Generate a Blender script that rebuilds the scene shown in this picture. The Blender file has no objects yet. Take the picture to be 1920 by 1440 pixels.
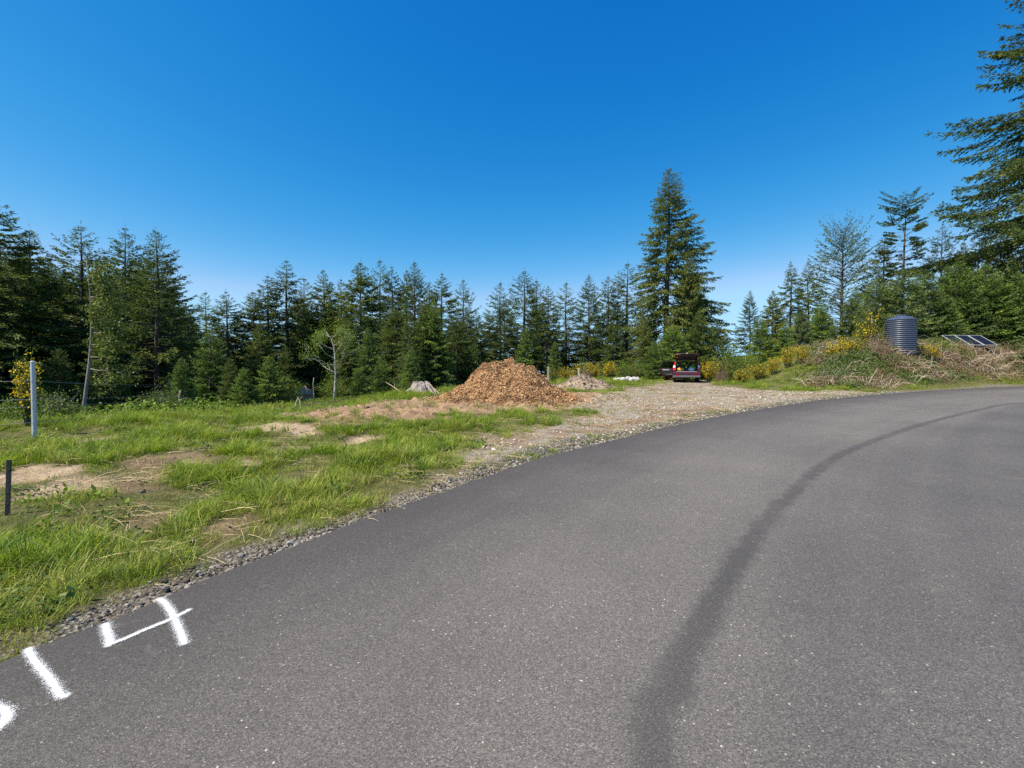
import bpy, bmesh, math, random
import numpy as np
from mathutils import Vector, Matrix

random.seed(7)
scene = bpy.context.scene
COL = scene.collection
R = math.radians

# ------------------------------------------------------------------ camera
CAM_Z, PITCH, FPX = 1.6, R(-1.343), 853.3
cam_d = bpy.data.cameras.new('camera')
cam_d.sensor_width = 36.0
cam_d.lens = 16.0
cam_d.clip_start = 0.05
cam_d.clip_end = 9000.0
cam = bpy.data.objects.new('camera', cam_d)
COL.objects.link(cam)
cam.location = (0, 0, CAM_Z)
cam.rotation_euler = (R(90) + PITCH, 0, 0)
scene.camera = cam

# ------------------------------------------------------------------ sky, sun, exposure
SUN_AZ, SUN_EL = R(-121), R(55)          # azimuth clockwise from +Y
world = bpy.data.worlds.new('World')
scene.world = world
world.use_nodes = True
wn, wl = world.node_tree.nodes, world.node_tree.links
wn.clear()
sky = wn.new('ShaderNodeTexSky')
sky.sky_type = 'NISHITA'
sky.sun_disc = False
sky.sun_elevation = SUN_EL
sky.sun_rotation = SUN_AZ
sky.altitude = 4000
sky.air_density = 1.2
sky.dust_density = 0.0
sky.ozone_density = 5.0
# one even grade of the whole sky: the deep, saturated blue of the photograph's film response
sep = wn.new('ShaderNodeSeparateColor'); cmb = wn.new('ShaderNodeCombineColor')
wl.new(sky.outputs[0], sep.inputs[0])
def wmath(op, a, b):
    m = wn.new('ShaderNodeMath'); m.operation = op
    for i, v in enumerate((a, b)):
        if hasattr(v, 'is_output'): wl.new(v, m.inputs[i])
        else: m.inputs[i].default_value = v
    return m.outputs[0]
def grade(ch, ref, p, gain):
    return wmath('MULTIPLY', wmath('POWER', wmath('DIVIDE', sep.outputs[ch], ref), p), gain)
gB = grade(2, 6.8, 0.58, 6.8)
gG = wmath('MINIMUM', grade(1, 4.34, 1.2, 5.8), wmath('MULTIPLY', gB, 0.70))
gR = wmath('MINIMUM', grade(0, 2.5, 3.6, 8.6), wmath('MULTIPLY', gG, 0.56))
for i, q in enumerate((gR, gG, gB)): wl.new(q, cmb.inputs[i])
bg = wn.new('ShaderNodeBackground')
bg.inputs['Strength'].default_value = 0.096
wo = wn.new('ShaderNodeOutputWorld')
wl.new(cmb.outputs[0], bg.inputs['Color'])
wl.new(bg.outputs[0], wo.inputs['Surface'])

sun_d = bpy.data.lights.new('sun', 'SUN')
sun_d.energy = 5.0
sun_d.angle = R(0.53)
sun_d.color = (1.0, 0.90, 0.72)
sun = bpy.data.objects.new('sun', sun_d)
COL.objects.link(sun)
sdir = Vector((math.sin(SUN_AZ) * math.cos(SUN_EL), math.cos(SUN_AZ) * math.cos(SUN_EL), math.sin(SUN_EL)))
sun.rotation_euler = sdir.to_track_quat('Z', 'Y').to_euler()
sun.location = sdir * 60

vs = scene.view_settings
vs.view_transform = 'Standard'
vs.look = 'None'
vs.exposure = 0.75
vs.gamma = 1.0
vs.use_curve_mapping = False
scene.cycles.use_denoising = False
scene.cycles.max_bounces = 6
scene.cycles.transparent_max_bounces = 12

# ------------------------------------------------------------------ small maths
def hash2(ix, iy, seed):
    h = (ix.astype(np.int64) * 374761393 + iy.astype(np.int64) * 668265263 + seed * 974711) & 0xFFFFFFFF
    h = ((h ^ (h >> 13)) * 1274126177) & 0xFFFFFFFF
    h = h ^ (h >> 16)
    return (h & 0xFFFF) / 65535.0

def vnoise(x, y, seed=0):
    x = np.asarray(x, float); y = np.asarray(y, float)
    ix, iy = np.floor(x), np.floor(y)
    fx, fy = x - ix, y - iy
    fx = fx * fx * (3 - 2 * fx); fy = fy * fy * (3 - 2 * fy)
    a, b = hash2(ix, iy, seed), hash2(ix + 1, iy, seed)
    c, d = hash2(ix, iy + 1, seed), hash2(ix + 1, iy + 1, seed)
    return (a * (1 - fx) + b * fx) * (1 - fy) + (c * (1 - fx) + d * fx) * fy

def fbm(x, y, seed=0, n=4):
    s, a, t = 0, 1.0, 0
    for k in range(n):
        s = s + a * vnoise(np.asarray(x) * 2 ** k, np.asarray(y) * 2 ** k, seed + k * 17)
        t += a; a *= 0.5
    return s / t

def sstep(a, b, x):
    t = np.clip((np.asarray(x, float) - a) / (b - a), 0, 1)
    return t * t * (3 - 2 * t)

def seg_dist(x, y, pts):
    """signed distance to an open polyline (positive on its left-hand side), and position along it"""
    x = np.asarray(x, float); y = np.asarray(y, float)
    best = np.full(x.shape, 1e18); sg = np.zeros(x.shape); along = np.zeros(x.shape)
    acc = 0.0
    for i in range(len(pts) - 1):
        ax, ay = pts[i]; bx, by = pts[i + 1]
        dx, dy = bx - ax, by - ay
        L = math.hypot(dx, dy)
        t = np.clip(((x - ax) * dx + (y - ay) * dy) / (L * L), 0, 1)
        ex, ey = x - (ax + t * dx), y - (ay + t * dy)
        d = ex * ex + ey * ey
        m = d < best - 1e-9
        best = np.where(m, d, best)
        sg = np.where(m, np.sign(dx * ey - dy * ex), sg)
        along = np.where(m, acc + t * L, along)
        acc += L
    return np.sqrt(best) * np.where(sg == 0, 1, sg), along

def poly_sd(x, y, pts):
    """signed distance to a closed polygon, positive inside"""
    x = np.asarray(x, float); y = np.asarray(y, float)
    best = np.full(x.shape, 1e18); inside = np.zeros(x.shape, bool)
    n = len(pts)
    for i in range(n):
        ax, ay = pts[i]; bx, by = pts[(i + 1) % n]
        dx, dy = bx - ax, by - ay
        t = np.clip(((x - ax) * dx + (y - ay) * dy) / (dx * dx + dy * dy), 0, 1)
        d = (x - ax - t * dx) ** 2 + (y - ay - t * dy) ** 2
        best = np.minimum(best, d)
        with np.errstate(divide='ignore', invalid='ignore'):
            c = ((ay > y) != (by > y)) & (x < (bx - ax) * (y - ay) / (by - ay + 1e-12) + ax)
        inside ^= c
    return np.sqrt(best) * np.where(inside, 1, -1)

# ------------------------------------------------------------------ the lie of the land
CREST = [(-90, -60), (-22, -2), (-14.5, 6.5), (-11, 10.3), (-9, 13.5), (-7, 15.8), (-5, 18.5), (-3.2, 22), (0, 28),
         (4, 36), (9, 44), (16, 52), (30, 64), (70, 95), (200, 180)]
BANK = [(26, 75), (19, 50), (16.2, 37), (15.2, 29), (16, 24.6), (18.5, 23.2), (24, 25.6), (32, 29.3), (50, 37), (90, 54), (300, 140)]

def base_plane(y):
    y = np.asarray(y, float)
    return 0.03 * 45 * np.tanh(y / 45 * (1 + 0.33 * (np.clip(np.abs(y) / 45, 0, 1)) ** 2))

def land(x, y):
    """ground height without fine relief"""
    x = np.asarray(x, float); y = np.asarray(y, float)
    z = base_plane(y)
    d, _ = seg_dist(x, y, CREST)
    dd = np.maximum(d, 0)
    dd = np.where(dd < 3, dd * dd / 6, dd - 1.5)
    z = z - 35 * np.tanh(0.11 * dd / 35)
    b, _ = seg_dist(x, y, BANK)
    bb = np.maximum(b, 0)
    z = z + (2.3 * sstep(0, 4.4, bb) + 0.05 * np.clip(bb - 6, 0, 30)) * sstep(16, 24.5, x) * (1 - sstep(60, 200, bb))
    return z

_cp, _sp = math.cos(PITCH), math.sin(PITCH)
def ray(px, py):
    a, b = px - 960.0, 720.0 - py
    return np.array([a, FPX * _cp - b * _sp, FPX * _sp + b * _cp])
def at(px, py, Y):
    r = ray(px, py); t = Y / r[1]
    return Vector((r[0] * t, Y, CAM_Z + r[2] * t))
def spot(px, py, ymax=90.0):
    r = ray(px, py)
    Y = np.concatenate([np.arange(1.0, 12, 0.02), np.arange(12, ymax, 0.06)])
    t = Y / r[1]
    h = CAM_Z + r[2] * t - land(r[0] * t, Y)
    k = np.argmax(h < 0) if (h < 0).any() else len(Y) - 1
    return Vector((r[0] * t[k], Y[k], float(land(r[0] * t[k], Y[k]))))

def zg(x, y):
    return float(ground_z(np.array([x]), np.array([y]))[0])

# road: left edge as it runs past the camera and bends right
EDGE_PX = [(0, 1240), (205, 1162), (350, 1097), (533, 1030), (667, 978), (833, 919), (927, 887), (1027, 855), (1200, 812),
           (1309, 788), (1413, 769), (1513, 753), (1635, 740), (1781, 730), (1920, 724)]
edge = [(-6.4, -30.0), (-6.1, -20.0), (-5.5, -10.0), (-4.75, -4.0), (-3.85, 0.0)]
for p in EDGE_PX:
    r_ = ray(*p); lo = 1.0
    Ys = np.arange(1.0, 60, 0.01); hh = CAM_Z + r_[2] * Ys / r_[1] - base_plane(Ys)
    k_ = int(np.argmax(hh < 0)); edge.append((r_[0] * Ys[k_] / r_[1], Ys[k_]))
ex, ey = edge[-1]
edge += [(ex + 12, ey + 4.2), (ex + 40, ey + 12), (ex + 120, ey + 30)]
def catmull(pts, n=10):
    out = []
    P = [pts[0]] + list(pts) + [pts[-1]]
    for i in range(1, len(P) - 2):
        p0, p1, p2, p3 = (np.array(P[i + k]) for k in (-1, 0, 1, 2))
        for t in np.linspace(0, 1, n, endpoint=False):
            out.append(tuple(0.5 * ((2 * p1) + (-p0 + p2) * t + (2 * p0 - 5 * p1 + 4 * p2 - p3) * t * t + (-p0 + 3 * p1 - 3 * p2 + p3) * t ** 3)))
    out.append(tuple(pts[-1]))
    return out
EDGE = catmull(edge, 8)
# smooth it a little
E = np.array(EDGE)
for _ in range(12):
    E[1:-1] = 0.5 * E[1:-1] + 0.25 * (E[:-2] + E[2:])
EDGE = [tuple(p) for p in E]
EDGE_C = [tuple(p) for p in E[::4]] + [tuple(E[-1])]
ROAD_W = 7.4
SEAM_PX = [(1225, 1400), (1260, 1290), (1318, 1160), (1400, 1030), (1480, 930), (1560, 862), (1650, 822), (1750, 790), (1840, 768), (1920, 755)]
seam = [(0.1, -6.0), (0.35, 0.0)]
for p in SEAM_PX:
    r_ = ray(*p); Ys = np.arange(0.8, 60, 0.01); hh = CAM_Z + r_[2] * Ys / r_[1] - base_plane(Ys)
    k_ = int(np.argmax(hh < 0)); seam.append((r_[0] * Ys[k_] / r_[1], Ys[k_]))
seam += [(seam[-1][0] + 12, seam[-1][1] + 5)]
SEAM = catmull(seam, 6)

# named patches of ground in plan
def patch(px, py, rpx, rY):
    c = spot(px, py); rx = rpx / FPX * c.y
    return (c.x, c.y, rx, rY)
SAND = [patch(60, 836, 80, 0.40), patch(20, 897, 75, 0.55), patch(110, 915, 55, 0.40), patch(520, 800, 48, 0.55), patch(578, 810, 52, 0.5), patch(545, 806, 50, 0.5), patch(470, 872, 40, 0.3), patch(690, 818, 40, 0.3), patch(185, 823, 45, 0.4)]
BARE = [patch(265, 905, 60, 0.4), patch(300, 960, 55, 0.35), patch(330, 870, 80, 0.5), patch(560, 830, 70, 0.5), patch(430, 985, 45, 0.3),
        patch(640, 800, 60, 0.6), patch(760, 955, 60, 0.4)]
DRIVE_PX = [(1090, 760), (1130, 742), (1240, 722), (1262, 700), (1310, 700), (1330, 722), (1400, 730), (1520, 735), (1660, 737), (1560, 748),
            (1413, 771), (1309, 790), (1200, 815), (1090, 842), (985, 868), (905, 878), (880, 850), (960, 822), (1050, 795), (1110, 775)]
DRIVE = [(spot(*p).x, spot(*p).y) for p in DRIVE_PX]
DIRT_PX = [(560, 770), (600, 757), (700, 752), (830, 750), (1120, 738), (1180, 755), (1000, 772), (860, 782), (740, 792), (640, 790)]
DIRT = [(spot(*p).x, spot(*p).y) for p in DIRT_PX]
PILE = (-0.15, 17.6, 2.6, 2.5, 1.42)     # wood chips
HEAP = None

def pile_h(x, y):
    cx, cy, rx, ry, h = PILE
    u, v = (x - cx) / rx, (y - cy) / ry
    a = np.arctan2(v, u)
    rr = np.sqrt(u * u + v * v) / (1 + 0.10 * np.sin(2 * a + 0.7) + 0.06 * np.sin(5 * a))
    z = h * (1 - 0.62 * sstep(0.0, 1.0, rr) - 0.38 * np.clip(rr, 0, 1) ** 1.3)
    # shoulder on the left
    z = np.maximum(z, 0) + 0.22 * np.exp(-(((x - cx + 0.95) / 0.55) ** 2 + ((y - cy) / 0.9) ** 2))
    n = fbm(x * 1.7, y * 1.7, 31, 4) - 0.5
    return z + n * 0.24 * sstep(0.0, 0.5, z)

def masks(x, y):
    x = np.asarray(x, float); y = np.asarray(y, float)
    n1 = fbm(x * 0.9, y * 0.9, 3) - 0.5
    n2 = fbm(x * 2.7, y * 2.7, 9) - 0.5
    de, _ = seg_dist(x, y, EDGE_C)                  # positive = left of the road edge
    dc, _ = seg_dist(x, y, CREST)
    db, _ = seg_dist(x, y, BANK)
    sand = np.zeros(x.shape)
    for (cx, cy, rx, ry) in SAND:
        q = np.sqrt(((x - cx) / rx) ** 2 + ((y - cy) / ry) ** 2)
        sand = np.maximum(sand, sstep(1.25, 0.7, q + n1 * 1.5 + n2 * 1.7))
    bare = np.zeros(x.shape)
    for (cx, cy, rx, ry) in BARE:
        q = np.sqrt(((x - cx) / rx) ** 2 + ((y - cy) / ry) ** 2)
        bare = np.maximum(bare, sstep(1.3, 0.4, q + n1 * 1.5 + n2 * 1.2))
    drive = sstep(-0.9, 0.5, poly_sd(x, y, DRIVE) + n1 * 1.8 + n2 * 1.0)
    dirt = sstep(-0.7, 0.4, poly_sd(x, y, DIRT) + n1 * 2.2 + n2 * 1.2)
    shoulder = sstep(0.55, 0.12, de + n2 * 0.75 + 0.16 * sstep(5.5, 3.0, y) - 0.22 * sstep(4.5, 9, y)) * (de > -0.3) * (db < 0.5)
    forest = sstep(0.8, 4.5, dc + n1 * 2)
    grass = np.clip(1 - sand - 0.85 * bare - drive - dirt * 0.92 - shoulder * 0.93, 0, 1)
    grass *= 1 - 0.8 * forest
    grass *= (de > 0.03)
    return dict(grass=grass, sand=sand, bare=bare, drive=drive, dirt=dirt, shoulder=shoulder, forest=forest, de=de, dc=dc, db=db)

def ground_z(x, y, m=None):
    if m is None:
        m = masks(x, y)
    z = land(x, y)
    off = sstep(0.15, 1.5, m['de'])
    lump = (fbm(x * 0.55, y * 0.55, 21, 3) - 0.5) * 0.34 + (fbm(x * 2.2, y * 2.2, 5, 3) - 0.5) * 0.11
    z = z + lump * off * (1 - 0.75 * m['drive']) * (1 - sstep(30, 60, y))
    # loose diggings, hummock at the crest
    z = z + m['dirt'] * (np.abs(fbm(x * 2.6, y * 2.6, 77, 4) - 0.5) * 0.62) + m['sand'] * (-0.05 + 0.09 * (fbm(x * 4, y * 4, 8, 3) - 0.5))
    z = z + 0.06 * np.exp(-(((x + 5.2) / 2.4) ** 2 + ((y - 14.9) / 0.8) ** 2)) + 0.10 * np.exp(-(((x + 7.4) / 0.8) ** 2 + ((y - 16.3) / 0.5) ** 2))
    z = z - 0.42 * np.exp(-(((x + 7.2) / 2.0) ** 2 + ((y - 17.0) / 3.4) ** 2))
    z = z - 0.035 * sstep(0.3, 0.0, m['de'])        # sits a little below the asphalt lip
    z = z - 0.06 * (m['de'] < -0.02) * (m['de'] > -ROAD_W)
    return z

# ------------------------------------------------------------------ mesh helpers
def tag(o, label=None, cat=None, group=None, kind=None):
    if label: o['label'] = label
    if cat: o['category'] = cat
    if group: o['group'] = group
    if kind: o['kind'] = kind
    return o

def mesh_np(name, V, F, mat=None, attrs=None, smooth=False, uv=None):
    """V (n,3), F (m,k) array of equal-sized faces"""
    V = np.ascontiguousarray(V, dtype=np.float32); F = np.ascontiguousarray(F, dtype=np.int32)
    me = bpy.data.meshes.new(name)
    me.vertices.add(len(V)); me.vertices.foreach_set('co', V.ravel())
    if len(F):
        k = F.shape[1]
        me.loops.add(F.size); me.loops.foreach_set('vertex_index', F.ravel())
        me.polygons.add(len(F))
        me.polygons.foreach_set('loop_start', np.arange(0, F.size, k, dtype=np.int32))
        me.polygons.foreach_set('loop_total', np.full(len(F), k, dtype=np.int32))
        me.polygons.foreach_set('use_smooth', np.full(len(F), smooth, dtype=bool))
    for an, av in (attrs or {}).items():
        av = np.asarray(av, dtype=np.float32)
        if av.ndim == 2:
            a = me.attributes.new(an, 'FLOAT_VECTOR', 'POINT'); a.data.foreach_set('vector', av.ravel())
        else:
            a = me.attributes.new(an, 'FLOAT', 'POINT'); a.data.foreach_set('value', av)
    if uv is not None:
        u = me.uv_layers.new(name='UVMap')
        u.data.foreach_set('uv', np.asarray(uv, dtype=np.float32)[F.ravel()].ravel())
    if mat: me.materials.append(mat)
    me.update(calc_edges=True)
    me.validate()
    return me

def link(name, me, parent=None, loc=None):
    o = bpy.data.objects.new(name, me)
    COL.objects.link(o)
    if parent is not None: o.parent = parent
    if loc is not None: o.location = loc
    return o

def empty(name, loc=(0, 0, 0), rz=0.0, scale=None):
    o = bpy.data.objects.new(name, None)
    o.empty_display_size = 0.3
    COL.objects.link(o)
    o.location = loc; o.rotation_euler = (0, 0, rz)
    if scale is not None: o.scale = scale
    return o

def copy_tree(o, parent=None):
    c = o.copy(); COL.objects.link(c); c.parent = parent
    for ch in list(o.children): copy_tree(ch, c)
    return c

class MB:
    """collects boxes, hexahedra, tubes and prisms into one mesh"""
    def __init__(s): s.v = []; s.f = []
    def hexa(s, p):
        b = len(s.v); s.v += [tuple(q) for q in p]
        s.f += [tuple(b + i for i in q) for q in ((0, 3, 2, 1), (4, 5, 6, 7), (0, 1, 5, 4), (1, 2, 6, 5), (2, 3, 7, 6), (3, 0, 4, 7))]
        return s
    def box(s, x0, x1, y0, y1, z0, z1):
        return s.hexa([(x0, y0, z0), (x1, y0, z0), (x1, y1, z0), (x0, y1, z0), (x0, y0, z1), (x1, y0, z1), (x1, y1, z1), (x0, y1, z1)])
    def prism_x(s, prof, x0, x1):
        """profile of (y, z) pushed along x"""
        b, n = len(s.v), len(prof)
        s.v += [(x0, y, z) for y, z in prof] + [(x1, y, z) for y, z in prof]
        s.f += [tuple(b + i for i in range(n)), tuple(b + n + i for i in reversed(range(n)))]
        s.f += [(b + i, b + n + i, b + n + (i + 1) % n, b + (i + 1) % n) for i in range(n)]
        return s
    def tube(s, pts, rad, n=6, cap=True):
        pts = [Vector(p) for p in pts]
        b = len(s.v); m = len(pts)
        up0 = Vector((0.31, 0.17, 0.93))
        for i, p in enumerate(pts):
            t = (pts[min(i + 1, m - 1)] - pts[max(i - 1, 0)]).normalized()
            a = t.cross(up0)
            if a.length < 1e-3: a = t.cross(Vector((1, 0, 0)))
            a.normalize(); c = t.cross(a)
            r = rad[i] if hasattr(rad, '__len__') else rad
            for k in range(n):
                q = p + (a * math.cos(2 * math.pi * k / n) + c * math.sin(2 * math.pi * k / n)) * r
                s.v.append(tuple(q))
        for i in range(m - 1):
            for k in range(n):
                k2 = (k + 1) % n
                s.f.append((b + i * n + k, b + (i + 1) * n + k, b + (i + 1) * n + k2, b + i * n + k2))
        if cap:
            s.f.append(tuple(b + k for k in range(n)))
            s.f.append(tuple(b + (m - 1) * n + k for k in reversed(range(n))))
        return s
    def lathe(s, prof, n=32, c=(0, 0, 0), axis='z'):
        b, m = len(s.v), len(prof)
        for r, h in prof:
            for k in range(n):
                a = 2 * math.pi * k / n
                if axis == 'z': s.v.append((c[0] + r * math.cos(a), c[1] + r * math.sin(a), c[2] + h))
                else: s.v.append((c[0] + h, c[1] + r * math.cos(a), c[2] + r * math.sin(a)))
        for i in range(m - 1):
            for k in range(n):
                k2 = (k + 1) % n
                s.f.append((b + i * n + k, b + i * n + k2, b + (i + 1) * n + k2, b + (i + 1) * n + k))
        s.f.append(tuple(b + k for k in reversed(range(n))))
        s.f.append(tuple(b + (m - 1) * n + k for k in range(n)))
        return s
    def mesh(s, name, mat, smooth=False):
        me = bpy.data.meshes.new(name)
        me.from_pydata(s.v, [], s.f)
        bm = bmesh.new(); bm.from_mesh(me)
        bmesh.ops.recalc_face_normals(bm, faces=bm.faces)
        bm.to_mesh(me); bm.free()
        if mat: me.materials.append(mat)
        if smooth: me.polygons.foreach_set('use_smooth', [True] * len(me.polygons))
        me.update()
        return me
    def build(s, name, mat, parent=None, smooth=False, bevel=0.0):
        o = link(name, s.mesh(name, mat, smooth), parent)
        if bevel:
            md = o.modifiers.new('bevel', 'BEVEL'); md.width = bevel; md.segments = 2; md.limit_method = 'ANGLE'; md.angle_limit = R(35)
        return o

# ------------------------------------------------------------------ materials
class Mat:
    def __init__(s, name):
        s.m = bpy.data.materials.new(name); s.m.use_nodes = True
        s.n = s.m.node_tree.nodes; s.l = s.m.node_tree.links
        s.b = s.n['Principled BSDF']; s.out = s.n['Material Output']
    def new(s, t, **kw):
        nd = s.n.new(t)
        for k, v in kw.items(): setattr(nd, k, v)
        return nd
    def attr(s, name, inst=False):
        a = s.new('ShaderNodeAttribute', attribute_name=name)
        if inst: a.attribute_type = 'INSTANCER'
        return a.outputs['Fac']
    def coord(s, kind='Object'):
        return s.new('ShaderNodeTexCoord').outputs[kind]
    def pos(s):
        return s.new('ShaderNodeNewGeometry').outputs['Position']
    def noise(s, scale, detail=4, rough=0.55, vec=None, dist=0.0):
        t = s.new('ShaderNodeTexNoise')
        t.inputs['Scale'].default_value = scale; t.inputs['Detail'].default_value = detail
        t.inputs['Roughness'].default_value = rough; t.inputs['Distortion'].default_value = dist
        if vec is not None: s.l.new(vec, t.inputs['Vector'])
        return t.outputs['Fac']
    def voro(s, scale, vec=None, out='Distance', feature='F1'):
        t = s.new('ShaderNodeTexVoronoi', feature=feature)
        t.inputs['Scale'].default_value = scale
        if vec is not None: s.l.new(vec, t.inputs['Vector'])
        return t.outputs[out]
    def ramp(s, fac, stops, interp='LINEAR'):
        r = s.new('ShaderNodeValToRGB'); r.color_ramp.interpolation = interp
        el = r.color_ramp.elements
        while len(el) < len(stops): el.new(0.5)
        for e, (p, c) in zip(el, stops):
            e.position = p
            e.color = (c, c, c, 1) if not hasattr(c, '__len__') else (*c, 1)
        s.l.new(fac, r.inputs['Fac'])
        return r.outputs['Color']
    def mix(s, fac, a, b, blend='MIX'):
        m = s.new('ShaderNodeMix', data_type='RGBA', blend_type=blend)
        for i, v in ((0, fac), (6, a), (7, b)):
            if hasattr(v, 'is_output'): s.l.new(v, m.inputs[i])
            elif hasattr(v, '__len__'): m.inputs[i].default_value = (*v, 1)
            else: m.inputs[i].default_value = v if i == 0 else (v, v, v, 1)
        return m.outputs[2]
    def math(s, op, a, b=None, c=None, clamp=False):
        m = s.new('ShaderNodeMath', operation=op, use_clamp=clamp)
        for i, v in enumerate((a, b, c)):
            if v is None: continue
            if hasattr(v, 'is_output'): s.l.new(v, m.inputs[i])
            else: m.inputs[i].default_value = v
        return m.outputs[0]
    def rng(s, v, a, b, c=0.0, d=1.0):
        m = s.new('ShaderNodeMapRange', interpolation_type='SMOOTHSTEP')
        s.l.new(v, m.inputs[0])
        for i, q in enumerate((a, b, c, d)): m.inputs[i + 1].default_value = q
        return m.outputs[0]
    def bump(s, h, strength=0.5, dist=0.02):
        b = s.new('ShaderNodeBump'); b.inputs['Strength'].default_value = strength; b.inputs['Distance'].default_value = dist
        s.l.new(h, b.inputs['Height']); s.l.new(b.outputs[0], s.b.inputs['Normal'])
    def base(s, c):
        if hasattr(c, 'is_output'): s.l.new(c, s.b.inputs['Base Color'])
        else: s.b.inputs['Base Color'].default_value = (*c, 1)
    def rough(s, v):
        if hasattr(v, 'is_output'): s.l.new(v, s.b.inputs['Roughness'])
        else: s.b.inputs['Roughness'].default_value = v
    def spec(s, v): s.b.inputs['Specular IOR Level'].default_value = v

def leaf_mat(name, stops, transl=0.3, hue_var=0.12, rough=0.6, inst_dry=None):
    """leaf shader: 'tint' 0..1 picks the leaf colour, the object random shifts it a little"""
    k = Mat(name)
    t = k.attr('tint')
    rnd = k.new('ShaderNodeObjectInfo').outputs['Random']
    tv = k.math('ADD', t, k.math('MULTIPLY', k.math('SUBTRACT', rnd, 0.5), hue_var * 2), clamp=True)
    if inst_dry:
        tv = k.math('ADD', tv, k.math('MULTIPLY', k.math('SUBTRACT', k.noise(1.3, 4, 0.65, k.pos()), 0.5), 0.95), clamp=True)
    col = k.ramp(tv, stops)
    if inst_dry:
        col = k.mix(k.attr('dry', True), col, inst_dry)
    k.base(col); k.rough(rough); k.spec(0.25)
    tr = k.new('ShaderNodeBsdfTranslucent')
    k.l.new(k.mix(0.5, col, k.mix(1.0, col, (1.0, 1.0, 0.35), 'MULTIPLY')), tr.inputs['Color'])
    mx = k.new('ShaderNodeMixShader'); mx.inputs[0].default_value = transl
    k.l.new(k.b.outputs[0], mx.inputs[1]); k.l.new(tr.outputs[0], mx.inputs[2])
    k.l.new(mx.outputs[0], k.out.inputs['Surface'])
    return k.m

def plain(name, col, rough=0.6, var=0.25, scale=8.0, metal=0.0, bump=0.0, coord='Object'):
    k = Mat(name)
    v = k.noise(scale, 5, 0.6, k.coord(coord))
    c2 = tuple(min(1, q * (1 + var)) for q in col); c1 = tuple(q * (1 - var) for q in col)
    k.base(k.ramp(v, [(0.3, c1), (0.7, c2)])); k.rough(rough); k.b.inputs['Metallic'].default_value = metal
    if bump: k.bump(v, bump, 0.01)
    return k.m

M = {}
M['spruce'] = leaf_mat('spruce_needles', [(0.0, (0.040, 0.069, 0.022)), (0.45, (0.091, 0.138, 0.032)), (0.8, (0.167, 0.212, 0.045)), (1.0, (0.278, 0.275, 0.054))])
M['olive'] = leaf_mat('olive_needles', [(0.0, (0.043, 0.068, 0.020)), (0.45, (0.098, 0.133, 0.032)), (0.8, (0.162, 0.201, 0.043)), (1.0, (0.216, 0.243, 0.058))])
M['young'] = leaf_mat('young_needles', [(0.0, (0.069, 0.112, 0.030)), (0.45, (0.135, 0.215, 0.046)), (0.8, (0.239, 0.334, 0.061)), (1.0, (0.416, 0.494, 0.084))])
M['blueish'] = leaf_mat('blue_green_needles', [(0.0, (0.066, 0.101, 0.041)), (0.45, (0.130, 0.192, 0.066)), (0.8, (0.225, 0.283, 0.085)), (1.0, (0.350, 0.375, 0.103))])
M['shrub'] = leaf_mat('shrub_leaves', [(0.0, (0.057, 0.100, 0.016)), (0.5, (0.139, 0.229, 0.031)), (1.0, (0.325, 0.415, 0.058))], 0.35)
M['broom_green'] = leaf_mat('broom_leaves', [(0.0, (0.056, 0.091, 0.022)), (0.6, (0.119, 0.168, 0.036)), (1.0, (0.224, 0.252, 0.056))], 0.3)
M['broom_yellow'] = leaf_mat('broom_flowers', [(0.0, (0.60, 0.38, 0.008)), (0.5, (0.76, 0.54, 0.012)), (1.0, (0.85, 0.68, 0.03))], 0.3, 0.05)
M['bramble'] = leaf_mat('bramble_leaves', [(0.0, (0.045, 0.080, 0.020)), (0.5, (0.090, 0.145, 0.034)), (0.85, (0.16, 0.20, 0.06)), (1.0, (0.30, 0.30, 0.14))], 0.25, 0.2)
M['deadleaf'] = leaf_mat('dead_leaves', [(0.0, (0.10, 0.060, 0.030)), (0.5, (0.24, 0.15, 0.085)), (1.0, (0.42, 0.31, 0.20))], 0.15, 0.2)
M['grass'] = leaf_mat('grass_blades', [(0.0, (0.066, 0.125, 0.010)), (0.5, (0.165, 0.280, 0.018)), (0.85, (0.310, 0.410, 0.030)), (1.0, (0.50, 0.48, 0.10))], 0.38, 0.20, 0.5, inst_dry=(0.42, 0.33, 0.14))
M['bark'] = plain('grey_bark', (0.070, 0.058, 0.048), 0.9, 0.45, 6, bump=0.6)
M['palebark'] = plain('pale_bark', (0.42, 0.39, 0.34), 0.85, 0.35, 9, bump=0.3)
M['greybark'] = plain('lichen_grey_bark', (0.20, 0.18, 0.16), 0.9, 0.4, 9, bump=0.4)
M['deadwood'] = plain('bleached_dead_wood', (0.46, 0.38, 0.29), 0.85, 0.3, 12, bump=0.3)
M['cane'] = plain('dead_canes', (0.19, 0.14, 0.10), 0.85, 0.4, 6)

# ------------------------------------------------------------------ ground sheet
def axis(fine0, fine1, step, far):
    a = list(np.arange(fine0, fine1 + 1e-6, step))
    s, v = step, fine1
    while v < far: s *= 1.16; v += s; a.append(v)
    s, v = step, fine0; low = []
    while v > -far: s *= 1.16; v -= s; low.append(v)
    return np.array(low[::-1] + a)
gx = axis(-15, 15, 0.11, 2500); gy = axis(1.0, 21, 0.11, 2500)
GX, GY = np.meshgrid(gx, gy); GXf, GYf = GX.ravel(), GY.ravel()
mk = masks(GXf, GYf)
GZ = ground_z(GXf, GYf, mk)
nx, ny = len(gx), len(gy)
ii = np.arange(nx * ny).reshape(ny, nx)
gf = np.stack([ii[:-1, :-1].ravel(), ii[:-1, 1:].ravel(), ii[1:, 1:].ravel(), ii[1:, :-1].ravel()], 1)

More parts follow.
